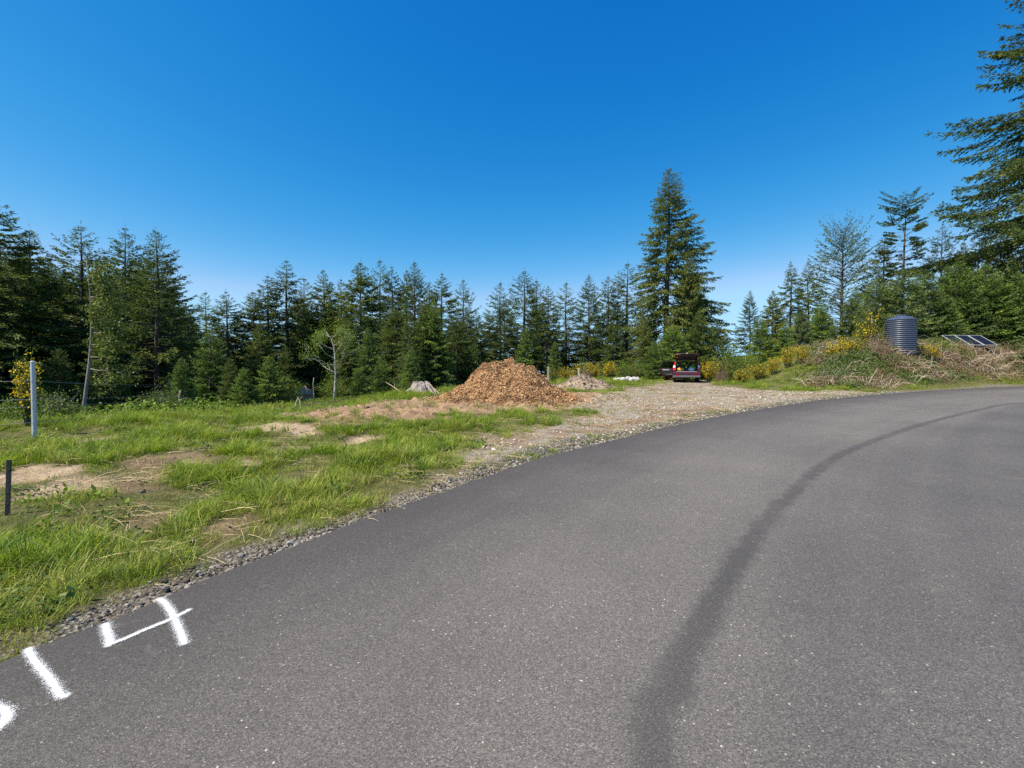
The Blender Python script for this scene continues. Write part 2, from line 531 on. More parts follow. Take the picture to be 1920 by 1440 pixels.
k = Mat('ground')
co = k.pos()
soil = k.ramp(k.noise(3.0, 6, 0.65, co), [(0.3, (0.150, 0.108, 0.066)), (0.7, (0.290, 0.205, 0.130))])
under = k.ramp(k.noise(5.0, 6, 0.7, co), [(0.3, (0.070, 0.075, 0.026)), (0.55, (0.125, 0.125, 0.045)), (0.75, (0.26, 0.20, 0.10))])
sandc = k.ramp(k.noise(7.0, 6, 0.65, co), [(0.3, (0.32, 0.235, 0.155)), (0.7, (0.58, 0.45, 0.315))])
dirtc = k.ramp(k.noise(6.0, 6, 0.7, co), [(0.3, (0.21, 0.130, 0.082)), (0.7, (0.46, 0.305, 0.200))])
gv = k.voro(38.0, co, 'Color')
gsep = k.new('ShaderNodeSeparateColor'); k.l.new(gv, gsep.inputs[0])
grav = k.ramp(gsep.outputs[0], [(0.0, (0.24, 0.20, 0.155)), (0.5, (0.44, 0.37, 0.29)), (1.0, (0.64, 0.57, 0.47))])
grav = k.mix(k.rng(k.noise(1.1, 5, 0.6, co), 0.45, 0.62), grav, dirtc)
shc = k.ramp(gsep.outputs[1], [(0.0, (0.10, 0.09, 0.075)), (0.5, (0.22, 0.20, 0.17)), (1.0, (0.42, 0.39, 0.34))])
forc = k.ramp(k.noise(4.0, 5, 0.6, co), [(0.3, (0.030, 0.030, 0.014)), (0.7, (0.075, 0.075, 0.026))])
c = soil
c = k.mix(k.attr('grass'), c, under)
c = k.mix(k.attr('dirt'), c, dirtc)
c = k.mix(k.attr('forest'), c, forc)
c = k.mix(k.attr('sand'), c, sandc)
c = k.mix(k.attr('drive'), c, grav)
c = k.mix(k.attr('shoulder'), c, shc)
c = k.mix(1.0, c, k.ramp(k.noise(70.0, 5, 0.75, co), [(0.3, 0.55), (0.5, 0.98), (0.72, 1.35)]), 'MULTIPLY')
k.base(c); k.rough(0.95); k.spec(0.15)
hgt = k.math('ADD', k.noise(22.0, 6, 0.7, co), k.math('MULTIPLY', k.voro(38.0, co), k.math('ADD', k.attr('drive'), k.attr('shoulder'))))
k.bump(hgt, 1.0, 0.06)
ground = link('ground', mesh_np('ground', np.stack([GXf, GYf, GZ], 1), gf, k.m,
              {a: mk[a] for a in ('grass', 'sand', 'dirt', 'drive', 'shoulder', 'forest')}, smooth=True))
tag(ground, kind='structure')

# ------------------------------------------------------------------ road
edge_a = np.array(EDGE)
tang = np.gradient(edge_a, axis=0); tang /= np.linalg.norm(tang, axis=1)[:, None]
nrm = np.stack([tang[:, 1], -tang[:, 0]], 1)        # to the right
for _ in range(25):
    nrm[1:-1] = 0.5 * nrm[1:-1] + 0.25 * (nrm[:-2] + nrm[2:])
nrm /= np.linalg.norm(nrm, axis=1)[:, None]
arc = np.concatenate([[0], np.cumsum(np.linalg.norm(np.diff(edge_a, axis=0), axis=1))])
wob = (vnoise(arc * 2.3, arc * 0, 4) - 0.5) * 0.05 + (vnoise(arc * 0.5, arc * 0, 14) - 0.5) * 0.08
cross = np.concatenate([[0, 0, 0.06], np.linspace(0.3, ROAD_W - 0.06, 24), [ROAD_W, ROAD_W]])
RV, RU, RS, RE = [], [], [], []
for i in range(len(edge_a)):
    for j, t in enumerate(cross):
        p = edge_a[i] + nrm[i] * (t + (wob[i] if t < 1 else 0))
        z = float(base_plane(p[1])) + 0.004
        if j == 0 or j == len(cross) - 1: z -= 0.10
        if j == 1 or j == len(cross) - 2: z -= 0.012
        RV.append((p[0], p[1], z)); RU.append((arc[i], t))
RV = np.array(RV)
sd, _ = seg_dist(RV[:, 0], RV[:, 1], SEAM)
m_ = len(cross)
ii = np.arange(len(RV)).reshape(-1, m_)
rf = np.stack([ii[:-1, :-1].ravel(), ii[:-1, 1:].ravel(), ii[1:, 1:].ravel(), ii[1:, :-1].ravel()], 1)
k = Mat('asphalt')
co = k.pos()
agg = k.voro(185.0, co, 'Color'); sp = k.new('ShaderNodeSeparateColor'); k.l.new(agg, sp.inputs[0])
agd = k.voro(185.0, co)
fine = k.ramp(sp.outputs[0], [(0.0, (0.062, 0.059, 0.058)), (0.5, (0.116, 0.111, 0.109)), (0.85, (0.155, 0.148, 0.143)), (0.97, (0.195, 0.187, 0.18)), (1.0, (0.33, 0.31, 0.28))])
big = k.voro(52.0, co, 'Color'); sb = k.new('ShaderNodeSeparateColor'); k.l.new(big, sb.inputs[0])
chip = k.math('MULTIPLY', k.rng(sb.outputs[1], 0.962, 0.966), k.rng(k.voro(52.0, co), 0.32, 0.24))
fine = k.mix(chip, fine, k.ramp(sb.outputs[0], [(0.0, (0.24, 0.21, 0.18)), (0.6, (0.36, 0.33, 0.29)), (1.0, (0.55, 0.53, 0.50))]))
big_n = k.noise(0.45, 5, 0.6, co)
fine = k.mix(1.0, fine, k.ramp(big_n, [(0.3, (0.78, 0.78, 0.78)), (0.7, (1.05, 1.04, 1.02))]), 'MULTIPLY')
wp = k.noise(0.9, 2, 0.4, k.math('ADD', k.attr('across'), 3.0))
fine = k.mix(1.0, fine, k.ramp(wp, [(0.35, (0.90, 0.90, 0.91)), (0.65, (1.08, 1.07, 1.06))]), 'MULTIPLY')
seam_d = k.math('ADD', k.attr('seam'), k.math('MULTIPLY', k.math('SUBTRACT', k.noise(5.0, 8, 0.75, co), 0.5), 0.30))
band = k.math('MULTIPLY', k.rng(k.math('ABSOLUTE', seam_d), 0.14, 0.03), k.rng(k.noise(0.9, 4, 0.6, co), 0.25, 0.6, 0.45, 1.0))
fine = k.mix(k.math('MULTIPLY', band, 0.58), fine, (0.030, 0.030, 0.033))
tone = k.rng(k.math('ADD', k.attr('across'), k.math('MULTIPLY', k.noise(1.1, 5, 0.6, co), 0.9)), 0.3, 3.2)
fine = k.mix(1.0, fine, k.ramp(tone, [(0.0, (0.60, 0.59, 0.60)), (1.0, (1.04, 1.03, 1.02))]), 'MULTIPLY')
edge_k = k.rng(k.math('ADD', k.attr('across'), k.math('MULTIPLY', k.noise(3.0, 5, 0.6, co), 0.35)), 0.85, 0.12)
fine = k.mix(k.math('MULTIPLY', edge_k, 0.45), fine, (0.035, 0.034, 0.035))
lane = k.rng(k.math('ADD', k.attr('seam'), k.math('MULTIPLY', k.noise(1.2, 4, 0.6, co), 0.8)), -0.5, 0.9)
fine = k.mix(1.0, fine, k.ramp(lane, [(0.0, (0.80, 0.80, 0.82)), (1.0, (1.06, 1.04, 1.03))]), 'MULTIPLY')
scuff = k.math('MULTIPLY', k.rng(k.noise(2.6, 7, 0.75, co, 0.6), 0.63, 0.70), 0.22)
fine = k.mix(scuff, fine, (0.27, 0.25, 0.23))
dust = k.math('MULTIPLY', k.rng(k.noise(1.7, 6, 0.7, co), 0.60, 0.80), 0.35)
fine = k.mix(dust, fine, (0.22, 0.185, 0.15))
k.base(fine); k.rough(0.82); k.spec(0.35)
k.bump(k.math('ADD', agd, k.math('MULTIPLY', k.noise(60, 3, 0.6, co), 0.6)), 0.55, 0.006)
road = link('road', mesh_np('road', RV, rf, k.m, {'seam': sd, 'across': np.array(RU)[:, 1]}, smooth=True))
tag(road, kind='structure')

# ------------------------------------------------------------------ spray paint on the asphalt
k = Mat('white_spray_paint')
uvn = k.new('ShaderNodeUVMap'); sx = k.new('ShaderNodeSeparateXYZ'); k.l.new(uvn.outputs[0], sx.inputs[0])
av = k.math('ABSOLUTE', sx.outputs[1])
n_f = k.noise(170, 3, 0.7, k.pos()); n_g = k.noise(24, 3, 0.6, k.pos())
avn = k.math('ADD', av, k.math('MULTIPLY', k.math('SUBTRACT', n_g, 0.5), 0.22))
core = k.rng(k.math('ADD', avn, k.math('MULTIPLY', k.math('SUBTRACT', n_f, 0.5), 0.7)), 0.30, 0.16)
rs = k.new('ShaderNodeSeparateColor'); k.l.new(k.voro(420.0, k.pos(), 'Color'), rs.inputs[0])
mist = k.math('MULTIPLY', k.math('POWER', k.rng(avn, 1.0, 0.14), 2.2), 0.70)
speck = k.math('MULTIPLY', k.math('GREATER_THAN', k.math('ADD', rs.outputs[0], mist), 1.0), 0.8)
alpha = k.math('MULTIPLY', k.math('MAXIMUM', core, speck), k.rng(av, 1.0, 0.85), clamp=True)
alpha = k.math('MULTIPLY', alpha, k.rng(sx.outputs[0], 0.0, 0.03), clamp=True)
k.base(k.mix(k.rng(n_f, 0.35, 0.55), (0.36, 0.37, 0.39), (0.74, 0.76, 0.80))); k.rough(0.7); k.l.new(alpha, k.b.inputs['Alpha'])
M['paint'] = k.m

def paint_stroke(zoom_pts, half, lift, parent, ox):
    pts = [spot_road(x / 4.0, y / 4.0 + 1060) for x, y in zoom_pts]
    pts = np.array(catmull([(p.x, p.y) for p in pts], 6))
    tg = np.gradient(pts, axis=0); tg /= np.linalg.norm(tg, axis=1)[:, None]
    nn = np.stack([-tg[:, 1], tg[:, 0]], 1)
    V, UV = [], []
    L = np.concatenate([[0], np.cumsum(np.linalg.norm(np.diff(pts, axis=0), axis=1))])
    for i, p in enumerate(pts):
        for v in (-1, -0.5, 0, 0.5, 1):
            q = p + nn[i] * v * half
            V.append((q[0], q[1], float(base_plane(q[1])) + 0.004 + lift)); UV.append((min(L[i], L[-1] - L[i]) + 0.002, v))
    ii = np.arange(len(V)).reshape(-1, 5)
    F = np.stack([ii[:-1, :-1].ravel(), ii[:-1, 1:].ravel(), ii[1:, 1:].ravel(), ii[1:, :-1].ravel()], 1)
    V = np.array(V) - np.array(ox)
    o = link('stroke', mesh_np('stroke', V, F, M['paint'], uv=UV), parent)
    return o
def spot_road(px, py):
    r = ray(px, py); Ys = np.arange(0.8, 20, 0.002)
    h = CAM_Z + r[2] * Ys / r[1] - base_plane(Ys)
    k_ = int(np.argmax(h < 0)); return Vector((r[0] * Ys[k_] / r[1], Ys[k_], 0))

o4 = spot_road(250, 1170); o4.z = float(base_plane(o4.y))
four = empty('painted_numeral', o4)
tag(four, 'white spray-painted numeral 4 on the asphalt by the gravel edge', 'road marking')
paint_stroke([(1185, 255), (1235, 290), (1280, 350), (1310, 410), (1340, 480), (1367, 545), (1388, 612)], 0.056, 0.004, four, o4)
paint_stroke([(1445, 330), (1310, 400), (1180, 455), (1060, 505), (950, 555), (840, 598), (765, 634)], 0.040, 0.0055, four, o4)
paint_stroke([(790, 440), (800, 490), (815, 545), (822, 600), (780, 628)], 0.060, 0.007, four, o4)
o1 = spot_road(85, 1265); o1.z = float(base_plane(o1.y))
one = empty('painted_numeral', o1)
tag(one, 'white spray-painted single stroke like a 1, left of the painted 4', 'road marking')
paint_stroke([(205, 625), (240, 700), (300, 775), (370, 860), (420, 930), (460, 988), (540, 985)], 0.050, 0.004, one, o1)
o0 = spot_road(-5, 1345); o0.z = float(base_plane(o0.y))
zero = empty('painted_numeral', o0)
tag(zero, 'white spray-painted curve cut off by the lower left picture edge', 'road marking')
paint_stroke([(-90, 1060), (-20, 1075), (40, 1105), (52, 1145), (25, 1190), (-40, 1250), (-90, 1290)], 0.060, 0.004, zero, o0)

# ------------------------------------------------------------------ scatter by geometry nodes (only for stuff nobody could count)
PROTO = bpy.data.collections.new('scatter_sources')
def scatter(name, meshes, P, rot, scl, pid, dry=None, parent=None, kind='stuff'):
    P = np.asarray(P, float); n = len(P)
    sub = bpy.data.collections.new(name + '_sources'); PROTO.children.link(sub)
    for i, me in enumerate(meshes):
        sub.objects.link(bpy.data.objects.new('%s_source_%03d' % (name, i), me))
    if np.ndim(scl) == 1: scl = np.repeat(np.asarray(scl)[:, None], 3, 1)
    at_ = {'rot': np.asarray(rot), 'scl': np.asarray(scl), 'pid': np.asarray(pid, float), 'dry': np.zeros(n) if dry is None else dry}
    o = link(name, mesh_np(name, P, np.zeros((0, 3), int), None, at_), parent)
    ng = bpy.data.node_groups.new(name, 'GeometryNodeTree')
    ng.interface.new_socket('Geometry', in_out='INPUT', socket_type='NodeSocketGeometry')
    ng.interface.new_socket('Geometry', in_out='OUTPUT', socket_type='NodeSocketGeometry')
    N, L = ng.nodes, ng.links
    gi, go = N.new('NodeGroupInput'), N.new('NodeGroupOutput')
    ci = N.new('GeometryNodeCollectionInfo')
    ci.inputs['Collection'].default_value = sub
    ci.inputs['Separate Children'].default_value = True
    ci.inputs['Reset Children'].default_value = True
    ip = N.new('GeometryNodeInstanceOnPoints'); ip.inputs['Pick Instance'].default_value = True
    def na(nm, t):
        q = N.new('GeometryNodeInputNamedAttribute'); q.data_type = t; q.inputs['Name'].default_value = nm
        return q.outputs['Attribute']
    e2r = N.new('FunctionNodeEulerToRotation')
    L.new(na('rot', 'FLOAT_VECTOR'), e2r.inputs[0]); L.new(e2r.outputs[0], ip.inputs['Rotation'])
    L.new(na('scl', 'FLOAT_VECTOR'), ip.inputs['Scale'])
    f2i = N.new('FunctionNodeFloatToInt'); L.new(na('pid', 'FLOAT'), f2i.inputs[0]); L.new(f2i.outputs[0], ip.inputs['Instance Index'])
    L.new(gi.outputs[0], ip.inputs['Points']); L.new(ci.outputs[0], ip.inputs['Instance'])
    L.new(ip.outputs[0], go.inputs[0])
    md = o.modifiers.new('scatter', 'NODES'); md.node_group = ng
    if kind: o['kind'] = kind
    return o

def kites(P, D, S, l, w, tint):
    """leaf-sized four-sided faces"""
    n = len(P); l = np.asarray(l)[:, None]; w = np.asarray(w)[:, None]
    V = np.empty((n, 4, 3))
    V[:, 0] = P; V[:, 1] = P + D * l * 0.45 + S * w * 0.5; V[:, 2] = P + D * l; V[:, 3] = P + D * l * 0.45 - S * w * 0.5
    F = np.arange(n * 4).reshape(n, 4)
    return V.reshape(-1, 3), F, np.repeat(tint, 4)
def unit(a): return a / np.maximum(np.linalg.norm(a, axis=-1, keepdims=True), 1e-9)

# ------------------------------------------------------------------ grass
def tuft(seed, nb, rad, h0, h1, w, lean=0.5):
    g = np.random.default_rng(seed)
    V, F, T = [], [], []
    for b in range(nb):
        a = g.uniform(0, 2 * np.pi); r = rad * math.sqrt(g.uniform(0, 1))
        base = np.array([r * math.cos(a), r * math.sin(a), -0.02])
        da = a + g.normal(0, 0.9); d = np.array([math.cos(da), math.sin(da), 0]); s = np.array([-d[1], d[0], 0])
        h = g.uniform(h0, h1); ln = g.uniform(0.1, 1) * lean * h
        ww = w * g.uniform(0.6, 1.25); tn = float(np.clip(g.beta(2, 2.3) + (0.45 if g.random() < 0.07 else 0), 0, 1))
        i0 = len(V)
        for q, (t, wf) in enumerate(((0, 1), (0.4, 0.9), (0.75, 0.6))):
            c = base + d * ln * t ** 2 * 1.2 + np.array([0, 0, h * (t - 0.16 * lean * t * t)])
            V += [c - s * ww * wf / 2, c + s * ww * wf / 2]; T += [tn, tn]
        V.append(base + d * ln * 1.25 + np.array([0, 0, h * (1 - 0.22 * lean)])); T.append(tn)
        F += [(i0, i0 + 1, i0 + 3, i0 + 2), (i0 + 2, i0 + 3, i0 + 5, i0 + 4), (i0 + 4, i0 + 5, i0 + 6, i0 + 6)]
    me = bpy.data.meshes.new('grass_tuft')
    me.from_pydata([tuple(v) for v in V], [], [f if f[2] != f[3] else f[:3] for f in F])
    a_ = me.attributes.new('tint', 'FLOAT', 'POINT'); a_.data.foreach_set('value', np.array(T, dtype=np.float32))
    me.materials.append(M['grass'])
    return me
tufts = [tuft(s, 46, 0.11, 0.06, 0.16, 0.0055, 0.9) for s in range(5)] + [tuft(10 + s, 40, 0.10, 0.10, 0.27, 0.0065, 1.0) for s in range(4)] \
    + [tuft(20 + s, 30, 0.10, 0.03, 0.09, 0.006, 1.0) for s in range(3)]

rngG = np.random.default_rng(5)
def sample_rect(x0, x1, y0, y1, dens):
    n = int((x1 - x0) * (y1 - y0) * dens)
    return rngG.uniform(x0, x1, n), rngG.uniform(y0, y1, n)
GP = [sample_rect(-8, 2, 1.2, 8, 150), sample_rect(-17, -8, 2, 8, 45), sample_rect(-16, 10, 8, 14, 75), sample_rect(-14, 18, 14, 24, 42), sample_rect(-6, 45, 24, 46, 16)]
px_ = np.concatenate([g[0] for g in GP]); py_ = np.concatenate([g[1] for g in GP])
m = masks(px_, py_)
clump = fbm(px_ * 1.3, py_ * 1.3, 55, 3)
thin = sstep(0.36, 0.56, clump)
yellow = sstep(0.34, 0.60, fbm(px_ * 0.5, py_ * 0.5, 91, 3) + 0.20 * sstep(2.6, 0.4, m['de']))
strag = 0.22 * (m['shoulder'] > 0.4) * sstep(3, 6, py_) + 0.07 * (m['drive'] > 0.4) + 0.07 * (m['dirt'] > 0.4)
keep = rngG.random(len(px_)) < np.maximum(m['grass'] ** 1.3 * (0.26 + 0.74 * thin), strag)
pp = np.hypot((px_ - PILE[0]) / PILE[2], (py_ - PILE[1]) / PILE[3])
keep &= (m['de'] > 0.06) & (pp > 0.98) & (m['forest'] < 0.97)
px_, py_ = px_[keep], py_[keep]; m = {a: b[keep] for a, b in m.items()}; clump = clump[keep]; yellow = yellow[keep]
n = len(px_)
tall = sstep(0.45, 0.75, clump) * (1 - 0.8 * m['bare']) * sstep(0.2, 1.2, m['de']) * (1 - m['drive'])
lowg = sstep(0.52, 0.40, clump)
pid = np.where(rngG.random(n) < tall * 0.6, rngG.integers(5, 9, n), np.where(rngG.random(n) < 0.30 + 0.4 * yellow + 0.6 * lowg, rngG.integers(9, 12, n), rngG.integers(0, 5, n)))
far = 1 + 0.02 * np.clip(py_ - 6, 0, 30)
scl = rngG.uniform(0.7, 1.25, n) * far * (1 - 0.35 * (m['drive'] + m['shoulder']).clip(0, 1))
rot = np.stack([rngG.normal(0, 0.12, n), rngG.normal(0, 0.12, n), rngG.uniform(0, 6.28, n)], 1)
dry = np.clip(rngG.beta(0.6, 3.2, n) * 0.8 + 0.35 * yellow * rngG.random(n) * sstep(3.5, 0.5, m['de']) + 0.3 * m['bare'] + 0.45 * lowg * rngG.random(n) - 0.08, 0, 0.85)
grass = scatter('grass', tufts, np.stack([px_, py_, ground_z(px_, py_, m)], 1), rot, scl, pid, dry)
tag(grass, 'rough green and straw grass over the sloping verge and clearing', 'grass')

# ------------------------------------------------------------------ stones
def stone_mesh(seed, mat, flat=0.6):
    g = np.random.default_rng(seed)
    bm = bmesh.new(); bmesh.ops.create_icosphere(bm, subdivisions=1, radius=0.5)
    ax = g.uniform(0.7, 1.25, 3) * np.array([1.15, 0.85, flat])
    for v in bm.verts:
        v.co = Vector([v.co[i] * ax[i] for i in range(3)]) * g.uniform(0.74, 1.16)
    me = bpy.data.meshes.new('stone'); bm.to_mesh(me); bm.free(); me.materials.append(mat)
    return me
def stone_mat(name, stops):
    k = Mat(name)
    r = k.new('ShaderNodeObjectInfo').outputs['Random']
    c = k.ramp(r, stops)
    c = k.mix(1.0, c, k.ramp(k.noise(9, 5, 0.65, k.coord()), [(0.3, 0.72), (0.7, 1.2)]), 'MULTIPLY')
    k.base(c); k.rough(0.9); k.spec(0.25); k.bump(k.noise(14, 4, 0.6, k.coord()), 0.5, 0.06)
    return k.m
M['stone'] = stone_mat('crushed_rock', [(0.0, (0.07, 0.06, 0.052)), (0.35, (0.155, 0.125, 0.100)), (0.7, (0.24, 0.215, 0.185)), (1.0, (0.40, 0.37, 0.33))])
M['pale_stone'] = stone_mat('pale_gravel', [(0.0, (0.23, 0.19, 0.15)), (0.5, (0.45, 0.385, 0.305)), (1.0, (0.66, 0.60, 0.51))])
stones = [stone_mesh(s, M['stone']) for s in range(9)]
pale = [stone_mesh(40 + s, M['pale_stone']) for s in range(6)]

def edge_points(n, s0, s1, wmax, g):
    s = g.uniform(s0, s1, n); x = np.interp(s, arc, edge_a[:, 0]); y = np.interp(s, arc, edge_a[:, 1])
    ax_, ay_ = np.interp(s, arc, nrm[:, 0]), np.interp(s, arc, nrm[:, 1])
    d = np.abs(g.normal(0.02, wmax, n)) - 0.03
    return x - ax_ * d, y - ay_ * d, d
near_s = float(arc[np.argmin(np.hypot(edge_a[:, 0] + 3.1, edge_a[:, 1] - 1.6))])
g6 = np.random.default_rng(6)
sx1, sy1, sd1 = edge_points(3600, near_s, near_s + 4.5, 0.10, g6)
sx2, sy2, sd2 = edge_points(9000, near_s + 4.5, near_s + 28, 0.20, g6)
X_ = np.concatenate([sx1, sx2]); Y_ = np.concatenate([sy1, sy2]); D_ = np.concatenate([sd1, sd2])
ok = (fbm(X_ * 1.6, Y_ * 1.6, 61, 2) > 0.36)
X_, Y_ = X_[ok], Y_[ok]
S_ = g6.lognormal(math.log(0.026), 0.42, len(X_)).clip(0.014, 0.085)
Z_ = ground_z(X_, Y_) + S_ * 0.16
ROT = np.stack([g6.uniform(-0.5, 0.5, len(X_)), g6.uniform(-0.5, 0.5, len(X_)), g6.uniform(0, 6.28, len(X_))], 1)
vis = np.abs(X_ / np.maximum(Y_, 0.1)) < 1.16
size_px = np.where(vis & (Y_ > 1.7), S_ / np.hypot(X_, Y_), 0)
order = np.argsort(-size_px)
big, rest = order[:300], order[300:]
PID = g6.integers(0, 9, len(X_))
for i in big:
    o = bpy.data.objects.new('stone', stones[PID[i]]); COL.objects.link(o); o.parent = ground
    o.location = (X_[i], Y_[i], Z_[i]); o.rotation_euler = ROT[i]; o.scale = (S_[i],) * 3
gr = scatter('gravel', stones, np.stack([X_, Y_, Z_], 1)[rest], ROT[rest], S_[rest], PID[rest])
tag(gr, 'dark crushed rock strewn along the edge of the asphalt', 'gravel')
dx_, dy_ = sample_rect(-3, 20, 8, 27, 90)
md_ = masks(dx_, dy_)
kp = (rngG.random(len(dx_)) < md_['drive'] * 0.8 * sstep(0.30, 0.55, fbm(dx_ * 0.7, dy_ * 0.7, 44, 3)) + md_['shoulder'] * 0.5) & (md_['de'] > 0.03)
dx_, dy_ = dx_[kp], dy_[kp]; md_ = {a: b[kp] for a, b in md_.items()}
ds = rngG.lognormal(math.log(0.032), 0.4, len(dx_)).clip(0.012, 0.09)
gd = scatter('drive_gravel', pale, np.stack([dx_, dy_, ground_z(dx_, dy_, md_) + ds * 0.12], 1), np.stack([rngG.uniform(-.4, .4, len(dx_)), rngG.uniform(-.4, .4, len(dx_)), rngG.uniform(0, 6.28, len(dx_))], 1), ds, rngG.integers(0, 6, len(dx_)))
tag(gd, 'pale loose gravel over the pull-in between road and car', 'gravel')
#PART2
# ------------------------------------------------------------------ conifers
def conifer(seed, H, Rm, base=0.12, nbr=190, dens=1.0, hang=0.35, top_el=34, low_el=-12, leaf=(0.215, 0.066), mat='spruce', trunk_r=None,
            prof=None, side=None, gap=0.0, tintshift=0.0, bare=0.25, upturn=0.22, bark='bark', lean=0.0):
    """one spruce-like tree as (trunk mesh, branch mesh, crown mesh), root at the origin"""
    g = np.random.default_rng(seed)
    tr = trunk_r or H * 0.0125 + 0.03
    wob = g.normal(0, 0.0045 * H, (4, 2)); wob[0] = 0
    def axis_at(f):
        f = np.asarray(f)
        x = np.interp(f, [0, .35, .7, 1], wob[:, 0]) + lean * H * f; y = np.interp(f, [0, .35, .7, 1], wob[:, 1])
        return np.stack([x, y, f * H], -1)
    T = MB(); fs = np.linspace(0, 1, 12)
    pts = axis_at(fs); pts[0, 2] = -0.5
    T.tube(pts, [max(0.012, tr * (1 - f) ** 0.8 * (1.35 if f == 0 else 1)) for f in fs], 8)
    B = MB(); PP, DD, SS, LL, WW, TT = [], [], [], [], [], []
    az = g.uniform(0, 6.28)
    clusters = g.uniform(0, 1, 7)
    for b in range(nbr):
        nw = max(6, nbr // 6)
        f = base + (1 - base) * min(0.997, ((b // 6 + g.normal(0.5, 0.22)) / nw)) ** 0.95
        f = min(max(f, base), 0.992)
        q = (1 - f) / (1 - base)
        az += 2.39996 + g.normal(0, 0.5)
        pr = prof(q) if prof else (q ** 0.86) * (1 - 0.22 * max(0, q - 0.8) / 0.2)
        if gap and g.random() < gap: continue
        L = Rm * pr * g.uniform(0.66, 1.16) + 0.14 * min(1, 14 * q + 0.1)
        if side: L *= side(math.cos(az), math.sin(az), q)
        el = R(top_el + (low_el - top_el) * q ** 0.55 + g.normal(0, 7))
        a0 = axis_at(min(f, 0.995))
        out = np.array([math.cos(az), math.sin(az), 0.0]); perp = np.array([-out[1], out[0], 0.0])
        ts = np.linspace(0, 1, 6)
        bend = g.normal(0, 0.10)
        def bpt(t):
            t = np.asarray(t)[..., None]
            zz = np.tan(el) * t - 0.30 * hang * 2 * t * t * min(1, q * 1.6) + upturn * t ** 3
            return a0 + out * L * t + perp * L * bend * t * t + np.array([0, 0, 1.0]) * L * zz
        bp = bpt(ts)
        br = max(0.008, min(0.014 * L, 0.032 + 0.003 * L))
        B.tube(bp, [br * (1 - 0.82 * t) for t in ts], 3, cap=False)
        nt = int(L / 0.092 * dens) + 6
        t = np.sort(g.uniform(bare if q > 0.25 else 0.06, 1.0, nt) ** 0.85)
        p = bpt(t); tan = unit(bpt(np.minimum(t + 0.03, 1.03)) - p)
        sg = np.where(np.arange(nt) % 2 == 0, 1.0, -1.0)[:, None]
        td = unit(tan * 0.9 + perp * sg * g.uniform(0.3, 0.95, (nt, 1)) + np.array([0, 0, -1.0]) * hang * g.uniform(0.0, 1.2, (nt, 1)) + g.normal(0, 0.10, (nt, 3)))
        tl = (0.23 * L * (1 - t) ** 0.7 + 0.06 + 0.15 * min(1, L / 1.2)) * g.uniform(0.6, 1.2, nt) * (0.40 + 0.60 * min(1, q / 0.16))
        nl = np.maximum(2, (tl / 0.058 * dens).astype(int))
        idx = np.repeat(np.arange(nt), nl)
        u = g.uniform(0.05, 1.0, len(idx))
        P = p[idx] + td[idx] * (tl[idx] * u)[:, None] + np.array([0, 0, -1.0]) * (0.12 * hang * tl[idx] * u * u)[:, None]
        D = unit(td[idx] + g.normal(0, 0.30, (len(idx), 3)) + np.array([0, 0, -0.25 * hang]))
        S = unit(np.cross(D, g.normal(0, 1, (len(idx), 3)) + np.array([0, 0, 0.9])))
        PP.append(P); DD.append(D); SS.append(S)
        ks = 0.62 + 0.38 * min(1, q / 0.18)
        LL.append(ks * leaf[0] * g.uniform(0.6, 1.3, len(idx))); WW.append(ks * leaf[1] * g.uniform(0.7, 1.4, len(idx)))
        bt = g.normal(0, 0.16)
        TT.append(np.clip(0.36 + 0.20 * u + bt + tintshift + g.normal(0, 0.10, len(idx)), 0, 1))
    # leader
    nlead = 26
    u = g.uniform(0.96, 1.03, nlead); P = axis_at(u)
    PP.append(P); D = unit(g.normal(0, 0.5, (nlead, 3)) + np.array([0, 0, 1.0])); DD.append(D); SS.append(unit(np.cross(D, g.normal(0, 1, (nlead, 3)))))
    LL.append(np.full(nlead, leaf[0] * 0.6)); WW.append(np.full(nlead, leaf[1] * 0.4)); TT.append(g.uniform(0.3, 0.8, nlead))
    V, F, tint = kites(np.concatenate(PP), np.concatenate(DD), np.concatenate(SS), np.concatenate(LL), np.concatenate(WW), np.concatenate(TT))
    crown = mesh_np('crown', V, F, M[mat], {'tint': tint})
    return dict(H=H, R=Rm, trunk=T.mesh('trunk', M[bark], True), branches=B.mesh('branches', M[bark]), crown=crown, n=len(F))

def remat(p, mat, bark=None):
    """same tree in another needle colour"""
    q = dict(p); q['crown'] = p['crown'].copy(); q['crown'].materials.clear(); q['crown'].materials.append(M[mat])
    return q

PT = {}
PT['tall1'] = conifer(1, 18, 4.9, 0.16, 210, 1.0, 0.5)
PT['tall2'] = conifer(2, 18, 4.5, 0.22, 190, 1.0, 0.45, low_el=-16)
PT['tall3'] = conifer(3, 18, 5.0, 0.14, 220, 1.05, 0.6, low_el=-5, tintshift=0.05)
PT['airy1'] = conifer(4, 16, 4.7, 0.20, 150, 0.85, 0.5, top_el=36, low_el=2, upturn=0.34, gap=0.08)
PT['airy2'] = conifer(5, 16, 4.4, 0.14, 160, 0.85, 0.45, top_el=36, low_el=-4, upturn=0.30, gap=0.10)
PT['airy3'] = conifer(16, 16, 4.6, 0.10, 165, 0.85, 0.5, top_el=36, low_el=4, upturn=0.34, gap=0.06)
PT['young1'] = conifer(6, 7, 2.6, 0.02, 190, 1.25, 0.3, low_el=-2, leaf=(0.165, 0.052), mat='young', bare=0.12)
PT['young2'] = conifer(7, 7, 2.9, 0.02, 200, 1.25, 0.4, low_el=-6, leaf=(0.165, 0.052), mat='young', bare=0.12)
PT['young3'] = conifer(8, 7, 2.4, 0.03, 180, 1.2, 0.25, top_el=36, low_el=4, leaf=(0.16, 0.05), mat='blueish', bare=0.12)
